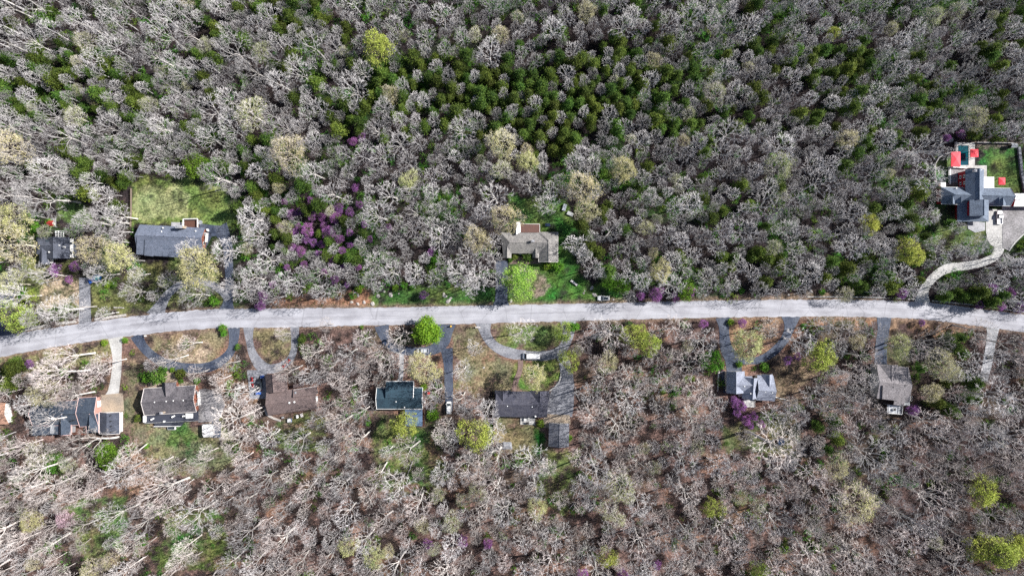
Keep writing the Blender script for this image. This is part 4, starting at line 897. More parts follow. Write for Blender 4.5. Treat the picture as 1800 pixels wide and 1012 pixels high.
# ---------------------------------------------------------------- trees
def bez(p, d, L_, n, wob, up, r):
    pts = [p.copy()]; d = d.normalized()
    for i in range(n):
        d = (d + Vector((r.gauss(0, wob), r.gauss(0, wob), r.gauss(0, wob) + up))).normalized(); pts.append(pts[-1] + d * (L_ / n))
    return pts
def rotd(d, ang, az):
    a = d.orthogonal().normalized(); b_ = d.cross(a); s_ = a * math.cos(az) + b_ * math.sin(az)
    return (d * math.cos(ang) + s_ * math.sin(ang)).normalized()
def tree_skeleton(r, Ht, Rc, nmain=7, fork=.38, dens=1.0, lean=0.04, nt=150):
    """trunk, then limbs that keep splitting towards points spread over an uneven dome"""
    tr = MB(); cr = MB(); ends = []; zf = Ht * fork
    tp = bez(Vector((0, 0, -.2)), Vector((r.gauss(0, lean), r.gauss(0, lean), 1)), zf, 4, .03, .0, r)
    tr_r = .30 * Ht / 22; top = tp[-1]
    tr.tube(tp, [tr_r * (1 - .07 * i) * (1.25 if i == 0 else 1) for i in range(5)], 6, cap=False)
    zc = Ht * .62; zr = Ht * .36; ph = [r.uniform(0, 6.28) for _ in range(3)]; T = []; n = int(nt * dens)
    for i in range(n):
        u = 1 - 1.28 * (i + .5) / n; th = i * 2.39996 + r.uniform(-.25, .25); q = math.sqrt(max(0, 1 - u * u))
        lob = 1 + .13 * math.sin(2 * th + ph[0]) + .12 * math.sin(3 * th + ph[1]) + .10 * math.sin(5 * th + ph[2])
        f = r.uniform(.72, 1.06) * lob
        T.append(Vector((top.x + Rc * q * f * math.cos(th), top.y + Rc * q * f * math.sin(th), zc + zr * u * r.uniform(.85, 1.05))))
    def split(P, o, k):
        D = [(t_ - o).normalized() for t_ in P]; C = [D[i] for i in r.sample(range(len(D)), k)]
        for _ in range(3):
            G = [[] for _ in C]
            for i, d in enumerate(D): G[max(range(len(C)), key=lambda c: d.dot(C[c]))].append(i)
            C = [sum((D[i] for i in g), Vector()).normalized() if g else C[c] for c, g in enumerate(G)]
        return [[P[i] for i in g] for g in G if g]
    def go(p, P, rad, lev, dirn):
        if len(P) == 1:
            t_ = P[0]; L_ = (t_ - p).length; m = p.lerp(t_, .5) + dirn * L_ * .10 + Vector((r.gauss(0, .035), r.gauss(0, .035), r.gauss(0, .035))) * L_
            ra = max(rad * .85, .026); cr.tube([p, m, t_], [ra, ra * .75, ra * .45], 3, cap=False); ends.append(t_); d = (t_ - m).normalized()
            for _ in range(9):
                q = p.lerp(t_, r.uniform(.4, 1)); e_ = q + rotd(d, r.uniform(.2, .75), r.uniform(0, 6.28)) * r.uniform(.5, 1.3) * Rc / 5.5
                cr.tube([q, e_], [.020, .009], 3, cap=False)
                if _ < 4: ends.append(e_)
            return
        k = min(len(P), nmain if lev == 0 else r.choice((2, 2, 3)))
        for g in split(P, p, k):
            c = sum(g, Vector()) / len(g); d = (c - p); L_ = d.length; f = (.30 if lev == 0 else .36) if len(g) > 4 else .5
            q = p + d * f + dirn * L_ * .05 + Vector((r.gauss(0, .03), r.gauss(0, .03), r.gauss(0, .02))) * L_
            ra = max(tr_r * .60 * (len(g) / n) ** .46, .030); m = p.lerp(q, .5) + dirn * L_ * .03 + Vector((r.gauss(0, .02), r.gauss(0, .02), 0)) * L_
            (tr if lev < 2 else cr).tube([p, m, q], [min(ra * 1.1, rad), ra, ra * .95], 5 if lev == 0 else 4 if lev < 3 else 3, cap=False)
            go(q, g, ra, lev + 1, (q - m).normalized())
    go(top, T, tr_r * .75, 0, Vector((0, 0, 1)))
    return tr, cr, ends
def leafcloud(mb, centres, n, spread, size, r, up=.3):
    """n leaf-sized quads round each centre"""
    for c in centres:
        for _ in range(n):
            p = Vector(c) + Vector((r.gauss(0, spread), r.gauss(0, spread), r.gauss(0, spread * .8)))
            nn = Vector((r.gauss(0, 1), r.gauss(0, 1), r.gauss(0, 1) + up)).normalized(); a = nn.orthogonal().normalized(); b_ = nn.cross(a)
            th = r.uniform(0, 3.14); u = (a * math.cos(th) + b_ * math.sin(th)) * size * r.uniform(.6, 1.2); v = (b_ * math.cos(th) - a * math.sin(th)) * size * r.uniform(.35, .75)
            mb.add([p - u, p - v * .9 + u * .1, p + u, p + v], [(0, 1, 2, 3)])
def leafmat(name, c1, c2, rnd=.2, hue=.02):
    m = M(name, c1, c2, .9, .7, rnd=rnd, hue=hue, detail=3, lo=.4, hi=.6)
    t_ = m.node_tree; b_ = t_.nodes["Principled BSDF"]; 
    tl = t_.nodes.new("ShaderNodeBsdfTranslucent"); ms = t_.nodes.new("ShaderNodeMixShader"); ms.inputs[0].default_value = .3
    t_.links.new(b_.inputs["Base Color"].links[0].from_socket, tl.inputs[0]); t_.links.new(b_.outputs[0], ms.inputs[1]); t_.links.new(tl.outputs[0], ms.inputs[2])
    t_.links.new(ms.outputs[0], t_.nodes["Material Output"].inputs[0]); return m
BARK = M("pale_grey_bark", (.64, .61, .58), (.48, .45, .43), .35, .9, rnd=.28, hue=.03)
BARKC = M("grey_twig_bark", (.59, .57, .57), (.42, .40, .405), .35, .9, rnd=.4, hue=.035)
BARKW = M("pinkish_brown_twig_bark", (.60, .545, .525), (.45, .405, .39), .35, .9, rnd=.38, hue=.02)
BARKT = M("beige_bark", (.60, .55, .46), (.45, .41, .34), .35, .9, rnd=.2, hue=.02)
BARKD = M("dark_bark", (.20, .16, .13), (.14, .11, .09), .5, .9)
def store(mb, name, mat): return mb.mesh(name, mat)
BARE, BUD, GOLD, LEAF, EVER, REDB, BIGB = [], [], [], [], [], [], []
for k in range(16):
    r = random.Random(100 + k); Ht = 25 + 4 * r.random(); Rc = 5.2 + .9 * r.random()
    tr, cr, ends = tree_skeleton(r, Ht, Rc, 4 + k % 4, .30 + .16 * r.random(), (.8, 1.0, 1.2)[k % 3], .05)
    BARE.append((store(tr, "bare_trunk", BARK), store(cr, "bare_crown", BARKC if k < 10 else BARKW), Ht, Rc, tr, cr))
def budkind(seed0, n, leafm, bark, per, size, dens=1.0, Ht0=16, R0=4.6, twigs=True, spread=.35):
    out = []
    for k in range(n):
        r = random.Random(seed0 + k); Ht = Ht0 * r.uniform(.9, 1.15); Rc = R0 * r.uniform(.9, 1.15)
        tr, cr, ends = tree_skeleton(r, Ht, Rc, 6, .36, dens * 1.5, .05)
        lv = MB(); bl = [ends[r.randrange(len(ends))] for _ in range(20)]
        leafcloud(lv, [e_ for e_ in ends if min((e_ - b_).length for b_ in bl) < Rc * .30 or r.random() < .22], per + 1, spread, size, r)
        tw = MB(); 
        t_ = tr; t_.v += []; 
        b0_ = len(t_.v); t_.v.extend(cr.v); t_.f.extend([tuple(i + b0_ for i in f) for f in cr.f])
        out.append((store(t_, "budding_trunk", bark), store(lv, "crown_leaves", leafm), Ht, Rc))
    return out
BUD = budkind(300, 4, leafmat("pale_green_buds", (.42, .44, .20), (.32, .35, .15)), BARK, 2, .18)
GOLD = budkind(320, 4, leafmat("tan_gold_buds", (.60, .56, .28), (.46, .43, .22)), BARKT, 2, .18)
LEAF = budkind(340, 4, leafmat("yellow_green_leaves", (.50, .56, .12), (.36, .44, .09), .12), BARKD, 6, .26, .85, 14, 4.6, spread=.4)
PALE = budkind(360, 3, leafmat("pale_yellow_leaves", (.60, .60, .29), (.45, .46, .20), .12), BARKT, 5, .22, .9, 15, 4.8)
REDB = budkind(380, 4, leafmat("purple_blossom", (.42, .17, .47), (.30, .12, .34), .2, .02), BARKD, 5, .155, .7, 6.5, 2.6, spread=.26)
BLOSS = budkind(390, 1, leafmat("pink_white_blossom", (.70, .52, .60), (.58, .42, .50)), BARKD, 6, .16, .8, 8, 3.2)
def blobtree(seed, Ht, Rc, zc, zr, nc, per, size, sp, leafm, bark, pointy=0.0):
    r = random.Random(seed); lv = MB(); cs = []
    for i in range(nc):
        u = r.uniform(-.55, 1); th = r.uniform(0, 6.28); s_ = math.sqrt(1 - u * u) if u > 0 else 1.0
        rad = r.uniform(.72, 1.05) * (1 + .18 * math.sin(3 * th + seed)); z = zc + u * zr
        tap = 1 - pointy * max(0, (z - zc) / zr) if pointy else 1
        cs.append((Rc * s_ * rad * tap * math.cos(th), Rc * s_ * rad * tap * math.sin(th), z))
    for c in cs:
        k = r.uniform(.6, 1.25)
        leafcloud(lv, [c], int(per * k), sp * k, size, r, .8)
    leafcloud(lv, [(r.gauss(0, Rc * .35), r.gauss(0, Rc * .35), zc + r.uniform(-.8, .6) * zr) for _ in range(nc)], per // 3, sp, size * 1.3, r)
    tk = MB(); tk.tube([(0, 0, -.2), (0, 0, Ht * .5), (0, 0, Ht * .9)], [.22, .15, .04], 6)
    for i in range(10):
        a = i * 2.4; z = Ht * (.3 + .05 * i); tk.tube([(0, 0, z), (Rc * .6 * math.cos(a), Rc * .6 * math.sin(a), z + Rc * .25)], [.07, .02], 4)
    return (store(tk, "evergreen_trunk", bark), store(lv, "evergreen_crown", leafm), Ht, Rc)
EVM = leafmat("cedar_green_needles", (.125, .19, .028), (.05, .095, .016), .35, .03)
EVER = [blobtree(500 + k, 9 + k % 3, 2.0 + .25 * (k % 3), 5.6, 4.0 + .4 * (k % 2), 62, 26, .26, .5, EVM, BARKD, .45) for k in range(5)]
MAPLE = [blobtree(530, 11, 4.7, 6.2, 4.2, 120, 42, .34, .62, leafmat("bright_green_leaves", (.25, .42, .03), (.13, .27, .02), 0, 0), BARKD)]
WILLOW = budkind(540, 1, leafmat("light_green_leaves", (.40, .62, .11), (.26, .46, .07), 0, 0), BARKT, 8, .26, 1.0, 12, 5.2, spread=.6)
GRM = leafmat("spring_green_leaves", (.16, .34, .03), (.10, .22, .02), .2, .03)
GREEN = budkind(545, 2, GRM, BARKD, 6, .28, .7, 8, 3.6, spread=.5)
SHR = [blobtree(550 + k, 1.6, 1.0, .8, .8, 26, 24, .16, .26, GRM, BARKD) for k in range(2)]
SHRD = [blobtree(556 + k, 1.8, 1.0, .9, .9, 26, 24, .16, .26, EVM, BARKD) for k in range(2)]

KN = {'bare': ("bare_tree", "tree", BARE), 'bud': ("budding_tree", "tree", BUD), 'gold': ("budding_tree", "tree", GOLD), 'leaf': ("leafy_tree", "tree", LEAF), 'pale': ("leafy_tree", "tree", PALE),
      'ever': ("evergreen_tree", "evergreen", EVER), 'redb': ("redbud_tree", "redbud", REDB), 'bloss': ("blossom_tree", "blossom tree", BLOSS), 'maple': ("leafy_tree", "tree", MAPLE),
      'willow': ("leafy_tree", "tree", WILLOW), 'green': ("leafy_tree", "tree", GREEN), 'shr': ("shrub", "shrub", SHR), 'shrd': ("shrub", "shrub", SHRD)}
TREES = []      # dict(kind, bx, by base px, cx, cy crown px, scale, variant, rz, rad px)
def crown_px(bx, by, hc): k = H / (H - hc); return 900 + (bx - 900) * k, 506 + (by - 506) * k
def put(kind, cx, cy, rpx, manual=True, label=None):
    """tree whose crown centre shows at cx,cy with apparent radius rpx"""
    V = KN[kind][2]; v = R.randrange(len(V))
    if kind == 'bare': v = R.randrange(10) if (cy < 560 or R.random() < .35) else R.randrange(10, 16)
    Ht, Rc = V[v][2], V[v][3]
    s_ = rpx * S / (Rc * 1.06); hc = Ht * s_ * .68
    k = (H - hc) / H; bx, by = 900 + (cx - 900) * k, 506 + (cy - 506) * k
    TREES.append(dict(kind=kind, bx=bx, by=by, cx=cx, cy=cy, s=s_, v=v, rz=R.uniform(0, 6.28), r=rpx, manual=manual, label=label))
MAN = {
 'maple': [(750, 583, 22)], 'willow': [(914, 497, 27)],
 'leaf': [(664, 86, 25), (1000, 633, 17), (990, 584, 15), (1118, 592, 22), (1142, 606, 19), (1445, 628, 25), (1598, 443, 21), (1255, 893, 17), (1068, 978, 17), (1335, 1002, 15), (1730, 862, 24), (1724, 962, 22), (1758, 972, 24), (1788, 962, 22),
          (55, 520, 10), (28, 555, 26), (712, 748, 21), (836, 765, 27), (1465, 58, 11), (1530, 392, 16)],
 'green': [(190, 800, 19), (96, 815, 16), (345, 292, 20), (372, 296, 16), (1251, 634, 17), (620, 520, 6), (765, 452, 9), (1094, 503, 14), (1072, 497, 12), (1205, 512, 14)],
 'pale': [(345, 470, 31), (20, 380, 26), (740, 648, 25), (1315, 607, 25), (1580, 607, 20), (940, 662, 20), (1095, 298, 20), (945, 893, 17), (55, 915, 17), (612, 962, 16), (1160, 475, 18), (15, 500, 20), (207, 452, 22), (720, 318, 16), (928, 285, 18), (658, 978, 18),(845, 752, 15)],
 'gold': [(14, 430, 38), (20, 262, 30), (166, 440, 29), (506, 270, 32), (838, 420, 24), (890, 385, 28), (882, 252, 26), (1024, 330, 29), (1032, 372, 22), (1150, 105, 15), (1505, 886, 33), (686, 163, 17), (160, 1003, 20), (1655, 642, 27), (1640, 690, 18),
          (75, 690, 26), (1470, 820, 22), (1068, 638, 20), (1490, 245, 18), (1030, 20, 18), (195, 985, 16), (880, 60, 16)],
 'bloss': [(116, 911, 14)],
 'redb': [(513, 377, 9), (527, 372, 7), (548, 379, 9), (565, 381, 8), (591, 383, 11), (595, 366, 9), (631, 359, 7), (615, 372, 8), (541, 403, 12), (525, 399, 7), (517, 408, 7), (577, 410, 12), (595, 419, 9), (614, 409, 7), (512, 433, 8), (528, 442, 9),
          (550, 426, 8), (565, 430, 7), (584, 458, 10), (602, 467, 6), (588, 492, 8), (461, 520, 9), (458, 536, 9), (745, 519, 8), (757, 446, 7), (683, 399, 6), (98, 474, 11), (131, 468, 9), (122, 491, 7), (52, 640, 8), (1155, 517, 13), (1126, 520, 8),
          (1188, 521, 9), (1213, 512, 10), (1585, 515, 10), (1740, 511, 13), (1722, 536, 8), (1760, 537, 8), (1793, 540, 10), (1776, 514, 9), (1291, 706, 9), (1303, 712, 10), (1296, 724, 8), (1312, 738, 9), (1325, 731, 8), (1338, 745, 7), (1320, 748, 6), (1385, 633, 8), (1402, 626, 7), (1605, 720, 11),
          (1660, 661, 7), (752, 955, 9), (814, 950, 10), (857, 956, 9), (1025, 1009, 10), (1094, 1007, 10), (1156, 992, 8), (1237, 569, 8), (1305, 568, 8), (635, 240, 8), (620, 248, 8), (1690, 236, 8), (1665, 242, 7), (1620, 568, 6), (570, 395, 7),
          (538, 420, 8), (560, 447, 7), (602, 440, 7), (535, 465, 7), (615, 430, 6), (500, 355, 6), (625, 330, 7), (480, 500, 7), (505, 470, 6), (570, 478, 6), (630, 470, 6), (610, 500, 5), (650, 420, 6), (545, 352, 6), (490, 395, 6), (640, 395, 6), (760, 440, 7)],
 'bare': [(918, 590, 27), (698, 590, 23), (230, 515, 22), (300, 497, 18), (336, 520, 27), (399, 503, 15), (573, 572, 13), (380, 312, 27), (440, 382, 26), (180, 385, 30), (156, 390, 22), (205, 378, 22), (70, 342, 40), (80, 295, 28), (330, 606, 15), (300, 630, 17),
          (400, 640, 16), (442, 490, 20), (470, 455, 22), (518, 506, 22), (560, 482, 24), (655, 466, 23), (690, 482, 19), (803, 480, 25), (840, 485, 26), (730, 480, 20), (100, 662, 32), (160, 652, 24), (120, 700, 24), (50, 710, 20),
          (75, 745, 26), (150, 790, 34), (210, 830, 28), (280, 870, 32), (60, 830, 30), (410, 780, 26), (470, 768, 20), (510, 650, 20), (495, 610 - 20, 14), (575, 640, 24), (540, 660, 18), (600, 620, 24), (620, 680, 28), (560, 740, 22), (600, 745, 26), (430, 690, 22), (400, 690, 20),
          (640, 640, 18), (680, 640, 24), (700, 620, 18), (770, 690, 22), (815, 650, 18), (812, 700, 20), (832, 610, 14), (860, 720, 20), (880, 810, 32), (930, 810, 32), (820, 820, 28), (1210, 650, 32), (1240, 690, 26), (1165, 630, 24), (1160, 710, 20), (1225, 730, 28),
          (1410, 600, 26), (1440, 575, 22), (1640, 600, 30), (1500, 655, 22), (1500, 700, 24), (1720, 575, 24), (1700, 640, 26), (1640, 740, 26), (1440, 700, 26), (1540, 590, 20), (1425, 480, 22), (1390, 470, 20), (870, 580 - 120, 16), (870, 490, 16), (1010, 430, 22), (1040, 470, 22),
          (960, 360, 22), (830, 560 - 60, 18), (60, 560, 24), (95, 545, 26), (130, 540, 24), (20, 520, 26), (175, 480, 22), (1710, 430, 20), (1740, 432, 16), (1780, 470, 22), (1350, 580, 18), (450, 415, 20), (30, 480, 16), (1590, 480, 18), (240, 480, 14), (1655, 505, 11), (1672, 497, 11), (1765, 455, 13), (1738, 480, 12), (1722, 600, 14), (1752, 625, 16), (1732, 660, 15), (270, 520, 12), (375, 505, 13), (270, 640, 13), (345, 655, 14),  (400, 440, 26), (330, 440, 20)],
}
for k_, L_ in MAN.items():
    for x, y, rr_ in L_:
        if k_ == 'bare' and (x, y) in ((190, 650), (620, 680), (600, 620)): continue
        put(k_, x, y, rr_ * (.88 if k_ == 'bare' and rr_ > 20 else .92 if k_ in ('gold', 'redb') else 1))
SHRL = [(182, 602, 5), (219, 598, 4.5), (391, 577, 6), (393, 586, 5), (418, 610, 4.5), (530, 595, 7), (259, 664, 8), (289, 649, 4), (303, 650, 4), (286, 670, 3.5), (318, 670, 3.5), (345, 669, 5), (317, 658, 8), (275, 659, 13), (905, 451, 5), (928, 451, 8), (981, 470, 8),
        (961, 467, 6), (897, 456, 4), (635, 503, 4), (695, 505, 5), (710, 502, 5), (724, 505, 4), (1259, 505, 5), (1304, 511, 4.5), (1446, 513, 5), (1530, 512, 5), (1500, 508, 6), (241, 735, 6), (257, 784, 4), (636, 575, 3), (85, 392, 7), (60, 398, 8), (38, 520, 6), (40, 508, 5),
        (187, 500, 5), (200, 500, 5), (375, 530, 7), (1285, 566, 5), (630, 508, 6), (1005, 575, 7), (745, 720 - 40, 5), (760, 730, 9), (1015, 575, 5), (1345, 645, 7), (1300, 640, 5), (1000, 770, 5), (648, 745, 4), (950, 745, 6)]
for i, (x, y, rr_) in enumerate(SHRL): put('shrd' if i in (5, 12, 13, 14, 15, 28) else 'shr', x, y, rr_)

# exclusion
ROOF_POLYS += [rect(254, 722, 350, 762), rect(1559, 708, 1585, 728), rect(914, 733, 942, 747), rect(488, 724, 548, 744), rect(1306, 700, 1340, 716)]
LAWNP = [P for P, c in LAWNS if True]
NOCLEAR = {(120, 885), (300, 880), (1265, 740), (222, 322) if False else (485, 735), (920, 485), (222, 620), (205, 800), (250, 690), (1030, 528), (1405, 560), (1566, 562), (1520, 560), (265, 590), (446, 580), (1285, 563), (1355, 625), (40, 440), (252, 735), (655, 735), (945, 790), (1630, 358), (215, 462), (690, 585), (0, 625)}
NOLAWN = set(range(len(LAWNS)))
XS, YS = np.arange(-400, 2200, 3), np.arange(-300, 1320, 3); MX, MY = np.meshgrid(XS, YS)
SM = np.zeros(MX.shape, bool); LM = np.zeros(MX.shape, bool); YM = np.zeros(MX.shape, bool); RMk = np.zeros(MX.shape, bool)
for P in STRUCT_POLYS: SM |= inpoly(MX, MY, P)
for P in ROOF_POLYS: RMk |= inpoly(MX, MY, P)
for i, P in enumerate(LAWNP):
    if P[0] in NOCLEAR: YM |= inpoly(MX, MY, P); continue
    LM |= inpoly(MX, MY, P)
def hit(mask, x, y):
    i = int((y + 300) / 3); j = int((x + 400) / 3)
    return 0 <= i < mask.shape[0] and 0 <= j < mask.shape[1] and mask[i, j]
def near(mask, x, y, rr_):
    if hit(mask, x, y): return True
    return any(hit(mask, x + rr_ * math.cos(a), y + rr_ * math.sin(a)) for a in (0, .79, 1.57, 2.36, 3.14, 3.93, 4.71, 5.5))
grid = {}
def far_enough(x, y, d):
    gi, gj = int(x // 40), int(y // 40)
    for i in range(gi - 1, gi + 2):
        for j in range(gj - 1, gj + 2):
            for (a, b_, e_) in grid.get((i, j), ()):
                if (a - x) ** 2 + (b_ - y) ** 2 < (d * .5 + e_ * .5) ** 2: return False
    return True
def reg(x, y, d): grid.setdefault((int(x // 40), int(y // 40)), []).append((x, y, d))
for T in TREES: reg(T['cx'], T['cy'], T['r'] * 1.15)
# evergreens
ZE = [(90, 140, 90, 50, 18), (180, 150, 60, 50, 9), (430, 60, 70, 60, 10), (560, 110, 60, 70, 9), (780, 150, 110, 45, 30), (880, 190, 80, 60, 17), (1000, 130, 110, 60, 22), (1020, 180, 80, 70, 16), (1100, 60, 60, 50, 6), (1200, 170, 60, 60, 13), (1320, 60, 50, 50, 6),
      (1400, 150, 90, 70, 15), (1450, 100, 60, 50, 7), (1570, 140, 80, 50, 9), (1760, 60, 40, 60, 9), (1700, 200, 90, 40, 9), (460, 320, 60, 60, 12), (600, 210, 40, 30, 4), (700, 210, 60, 30, 6), (1060, 430, 40, 60, 7), (1370, 470, 90, 25, 9), (1550, 480, 60, 25, 7),
      (1700, 522, 60, 12, 6), (15, 640, 20, 30, 4), (1635, 380, 30, 60, 5), (1480, 760, 30, 30, 3), (1690, 600, 20, 30, 3), (1640, 690, 60, 40, 6), (1230, 220, 60, 40, 5), (960, 230, 60, 40, 6), (560, 420, 70, 50, 10), (220, 330, 20, 50, 4), (120, 300, 60, 40, 5), (500, 20, 60, 30, 4), (1550, 330, 60, 80, 8), (1250, 360, 120, 80, 8), (40, 20, 60, 30, 3), (300, 160, 60, 60, 5)]
r_e = random.Random(5)
for (zx, zy, rx, ry, n) in ZE:
    c = 0; n = int(n * 1.4 + .5)
    for _ in range(n * 12):
        if c >= n: break
        a, q = r_e.uniform(0, 6.28), math.sqrt(r_e.random()); x, y = zx + rx * 1.35 * q * math.cos(a), zy + ry * 1.3 * q * math.sin(a); rr_ = r_e.uniform(6.5, 11.5)
        if not (-10 < x < 1810 and -10 < y < 1015): continue
        bx, by = 900 + (x - 900) * .975, 506 + (y - 506) * .975
        if near(SM, bx, by, 5) or near(RMk, x, y, rr_) or near(SM, x, y, rr_ * .7) or hit(LM, bx, by): continue
        sp = rr_ * r_e.choice((1.25, 1.4, 1.9, 2.6))
        if not far_enough(x, y, sp): continue
        put('ever', x, y, rr_, manual=False); reg(x, y, rr_ * .95); c += 1
NEV = sum(T['kind'] == 'ever' for T in TREES)
# woodland
r_w = random.Random(9)
HPX = [(95, 440), (300, 420), (115, 735), (297, 704), (515, 700), (703, 697), (917, 710), (983, 764), (930, 430), (1325, 680), (1568, 680), (1712, 345), (195, 742)]
cnt = 0
for _ in range(90000):
    x, y = r_w.uniform(-190, 1990), r_w.uniform(-150, 1160)
    dh = min(math.hypot(x - a, y - b_) for a, b_ in HPX); dr = abs(y - np.interp(x, [p[0] for p in ROADC], [p[1] for p in ROADC]))
    boost = 1.22 if (dh < 130 or dr < 60) else 1.0
    rr_ = (8.5 + 15 * r_w.random() ** 1.35) * boost * (1.27 if y > 560 else 1.1); 
    sp = rr_ * (1.54 if y < 500 else 1.56)
    if not far_enough(x, y, sp): continue
    hc = 12.5 * rr_ / 17; k = (H - hc) / H; bx, by = 900 + (x - 900) * k, 506 + (y - 506) * k
    if near(SM, bx, by, 5) or near(RMk, bx, by, 5) or hit(LM, bx, by): continue
    if near(RMk, x, y, rr_ * .75) or near(SM, x, y, rr_ * .72): continue
    if hit(LM, x, y) or (near(LM, x, y, rr_ * .5) and r_w.random() < .5): continue
    if (hit(YM, x, y) or hit(YM, bx, by)) and r_w.random() < .955: continue
    if near(RMk, (x + bx) / 2, (y + by) / 2, 4) or near(RMk, x * .35 + bx * .65, y * .35 + by * .65, 3): continue
    q = r_w.random(); kind = 'bare'
    if q < .045: kind = 'bud'
    elif q < .052: kind = 'gold'
    put(kind, x, y, rr_, manual=False); reg(x, y, sp); cnt += 1
print("evergreens", NEV, "woodland", cnt)

def place(T, label=None, cat=None, group=None):
    name, cat0, V = KN[T['kind']]; tk, cr = V[T['v']][:2]
    e = bpy.data.objects.new(name, None); COL.objects.link(e); e.empty_display_size = .5
    e.location = W(T['bx'], T['by']); e.rotation_euler = (0, 0, T['rz']); e.scale = (T['s'],) * 3
    for nm, me_ in (("trunk", tk), ("crown", cr)):
        o = bpy.data.objects.new(nm, me_); COL.objects.link(o); o.parent = e
    tag(e, label, cat or cat0, group); return e

# ---- labels: kind look + side of the nearest landmark + rank
LM_ = [("small hip roofed house", 95, 440), ("long slate roofed ranch house", 300, 420), ("navy roofed house with brick trim", 115, 735), ("mottled grey brown ranch house", 297, 704), ("brown roofed house", 515, 700),
       ("dark teal roofed house", 703, 697), ("long black brown roofed house", 917, 710), ("stone grey roofed house", 930, 430), ("blue grey gabled house", 1325, 680), ("tall gabled house", 1568, 680), ("red barn house", 1712, 345),
       ("lone yellow green forest tree", 664, 86), ("mown back lawn", 320, 350), ("parked white verge car", 1061, 524), ("bright green round tree", 750, 583), ("winding concrete driveway", 1700, 470), ("detached grey garage", 983, 764),
       ("round dark trampoline", 1372, 776), ("black and white trailer", 1007, 889), ("pink blossom tree", 116, 911), ("top left corner", 0, 0), ("top right corner", 1800, 0), ("bottom left corner", 0, 1012), ("bottom right corner", 1800, 1012),
       ("top edge centre", 900, 0), ("bottom edge centre", 900, 1012)]
_u = ["", "first", "second", "third", "fourth", "fifth", "sixth", "seventh", "eighth", "ninth"]
ORD = ["nearest", "second nearest", "third nearest", "fourth nearest", "fifth nearest", "sixth nearest", "seventh nearest", "eighth nearest", "ninth nearest", "tenth nearest", "eleventh nearest", "twelfth nearest", "thirteenth nearest", "fourteenth nearest", "fifteenth nearest", "sixteenth nearest", "seventeenth nearest", "eighteenth nearest", "nineteenth nearest"]
for _t, _o in (("twenty", "twentieth"), ("thirty", "thirtieth"), ("forty", "fortieth"), ("fifty", "fiftieth")):
    ORD.append(_o + " nearest"); ORD += [f"{_t}-{q} nearest" for q in _u[1:]]
LOOK = {'bare': "bare grey tree", 'bud': "faintly green budding tree", 'gold': "tan gold budding tree", 'leaf': "yellow green leafy tree", 'pale': "pale yellow leafing tree", 'ever': "dark green evergreen", 'redb': "purple blossoming redbud",
        'bloss': "small pale pink blossoming tree", 'maple': "round bright green leafy tree at the loop driveway", 'willow': "light green feathery tree right of the straight driveway", 'green': "spring green leafy tree", 'shr': "small green shrub", 'shrd': "small dark green shrub"}
def relabel(items, looks):
    """items: list of (obj, x, y, lookkey)"""
    B = {}
    for it in items:
        o, x, y, k = it
        nm, lx, ly = min(((n, a, b_) for n, a, b_ in LM_ if math.hypot(a - x, b_ - y) > 12), key=lambda q: math.hypot(q[1] - x, q[2] - y))
        dx, dy = x - lx, y - ly
        side = ("left of" if dx < 0 else "right of") if abs(dx) > 2.2 * abs(dy) else ("above" if dy < 0 else "below") if abs(dy) > 2.2 * abs(dx) else ("above left of" if dy < 0 and dx < 0 else "above right of" if dy < 0 else "below left of" if dx < 0 else "below right of")
        B.setdefault((k, nm, side), []).append((math.hypot(dx, dy), o))
    for (k, nm, side), L_ in B.items():
        L_.sort(key=lambda q: q[0])
        for i, (d, o) in enumerate(L_):
            if len(L_) == 1: o['label'] = f"{looks[k]} {side} the {nm}"
            else: o['label'] = f"{ORD[min(i, 58)]} {looks[k]} {side} the {nm}"
inframe = lambda T: -5 < T['cx'] < 1805 and -5 < T['cy'] < 1017
bares = [T for T in TREES if T['kind'] == 'bare']
cand = sorted([T for T in bares if 0 < T['cx'] < 1800 and 0 < T['cy'] < 1012], key=lambda T: (-T['manual'], -T['r']))
ind = set(id(T) for T in cand[:300]); mass = []; emass = []
evs = sorted([T for T in TREES if T['kind'] == 'ever'], key=lambda T: -T['r']); evi = set(id(T) for T in evs[:300])
items = []
GRP = {'bare_tree': "bare grey trees", 'budding_tree': "budding trees in the wood", 'leafy_tree': "trees in young leaf", 'evergreen_tree': "dark evergreens in the wood", 'redbud_tree': "purple redbuds", 'shrub': "green shrubs", 'blossom_tree': None}
for T in TREES:
    if T['kind'] == 'bare' and id(T) not in ind: mass.append(T); continue
    if T['kind'] == 'ever' and id(T) not in evi: emass.append(T); continue
    if T['kind'] in ('bud', 'gold') and not inframe(T): mass.append(dict(T, kind='bare', v=T['v'] % 10)); continue
    e = place(T, group=GRP[KN[T['kind']][0]]); items.append((e, T['cx'], T['cy'], T['kind']))
relabel(items, LOOK)
for T_, e_ in [(it[3], it[0]) for it in items]:
    if T_ in ('maple', 'willow'): e_['label'] = LOOK[T_]
relabel([(o, (o.location.x / S) + 900, 506 - o.location.y / S, 'rock') for o in ROCKO], {'rock': "pale rock"})

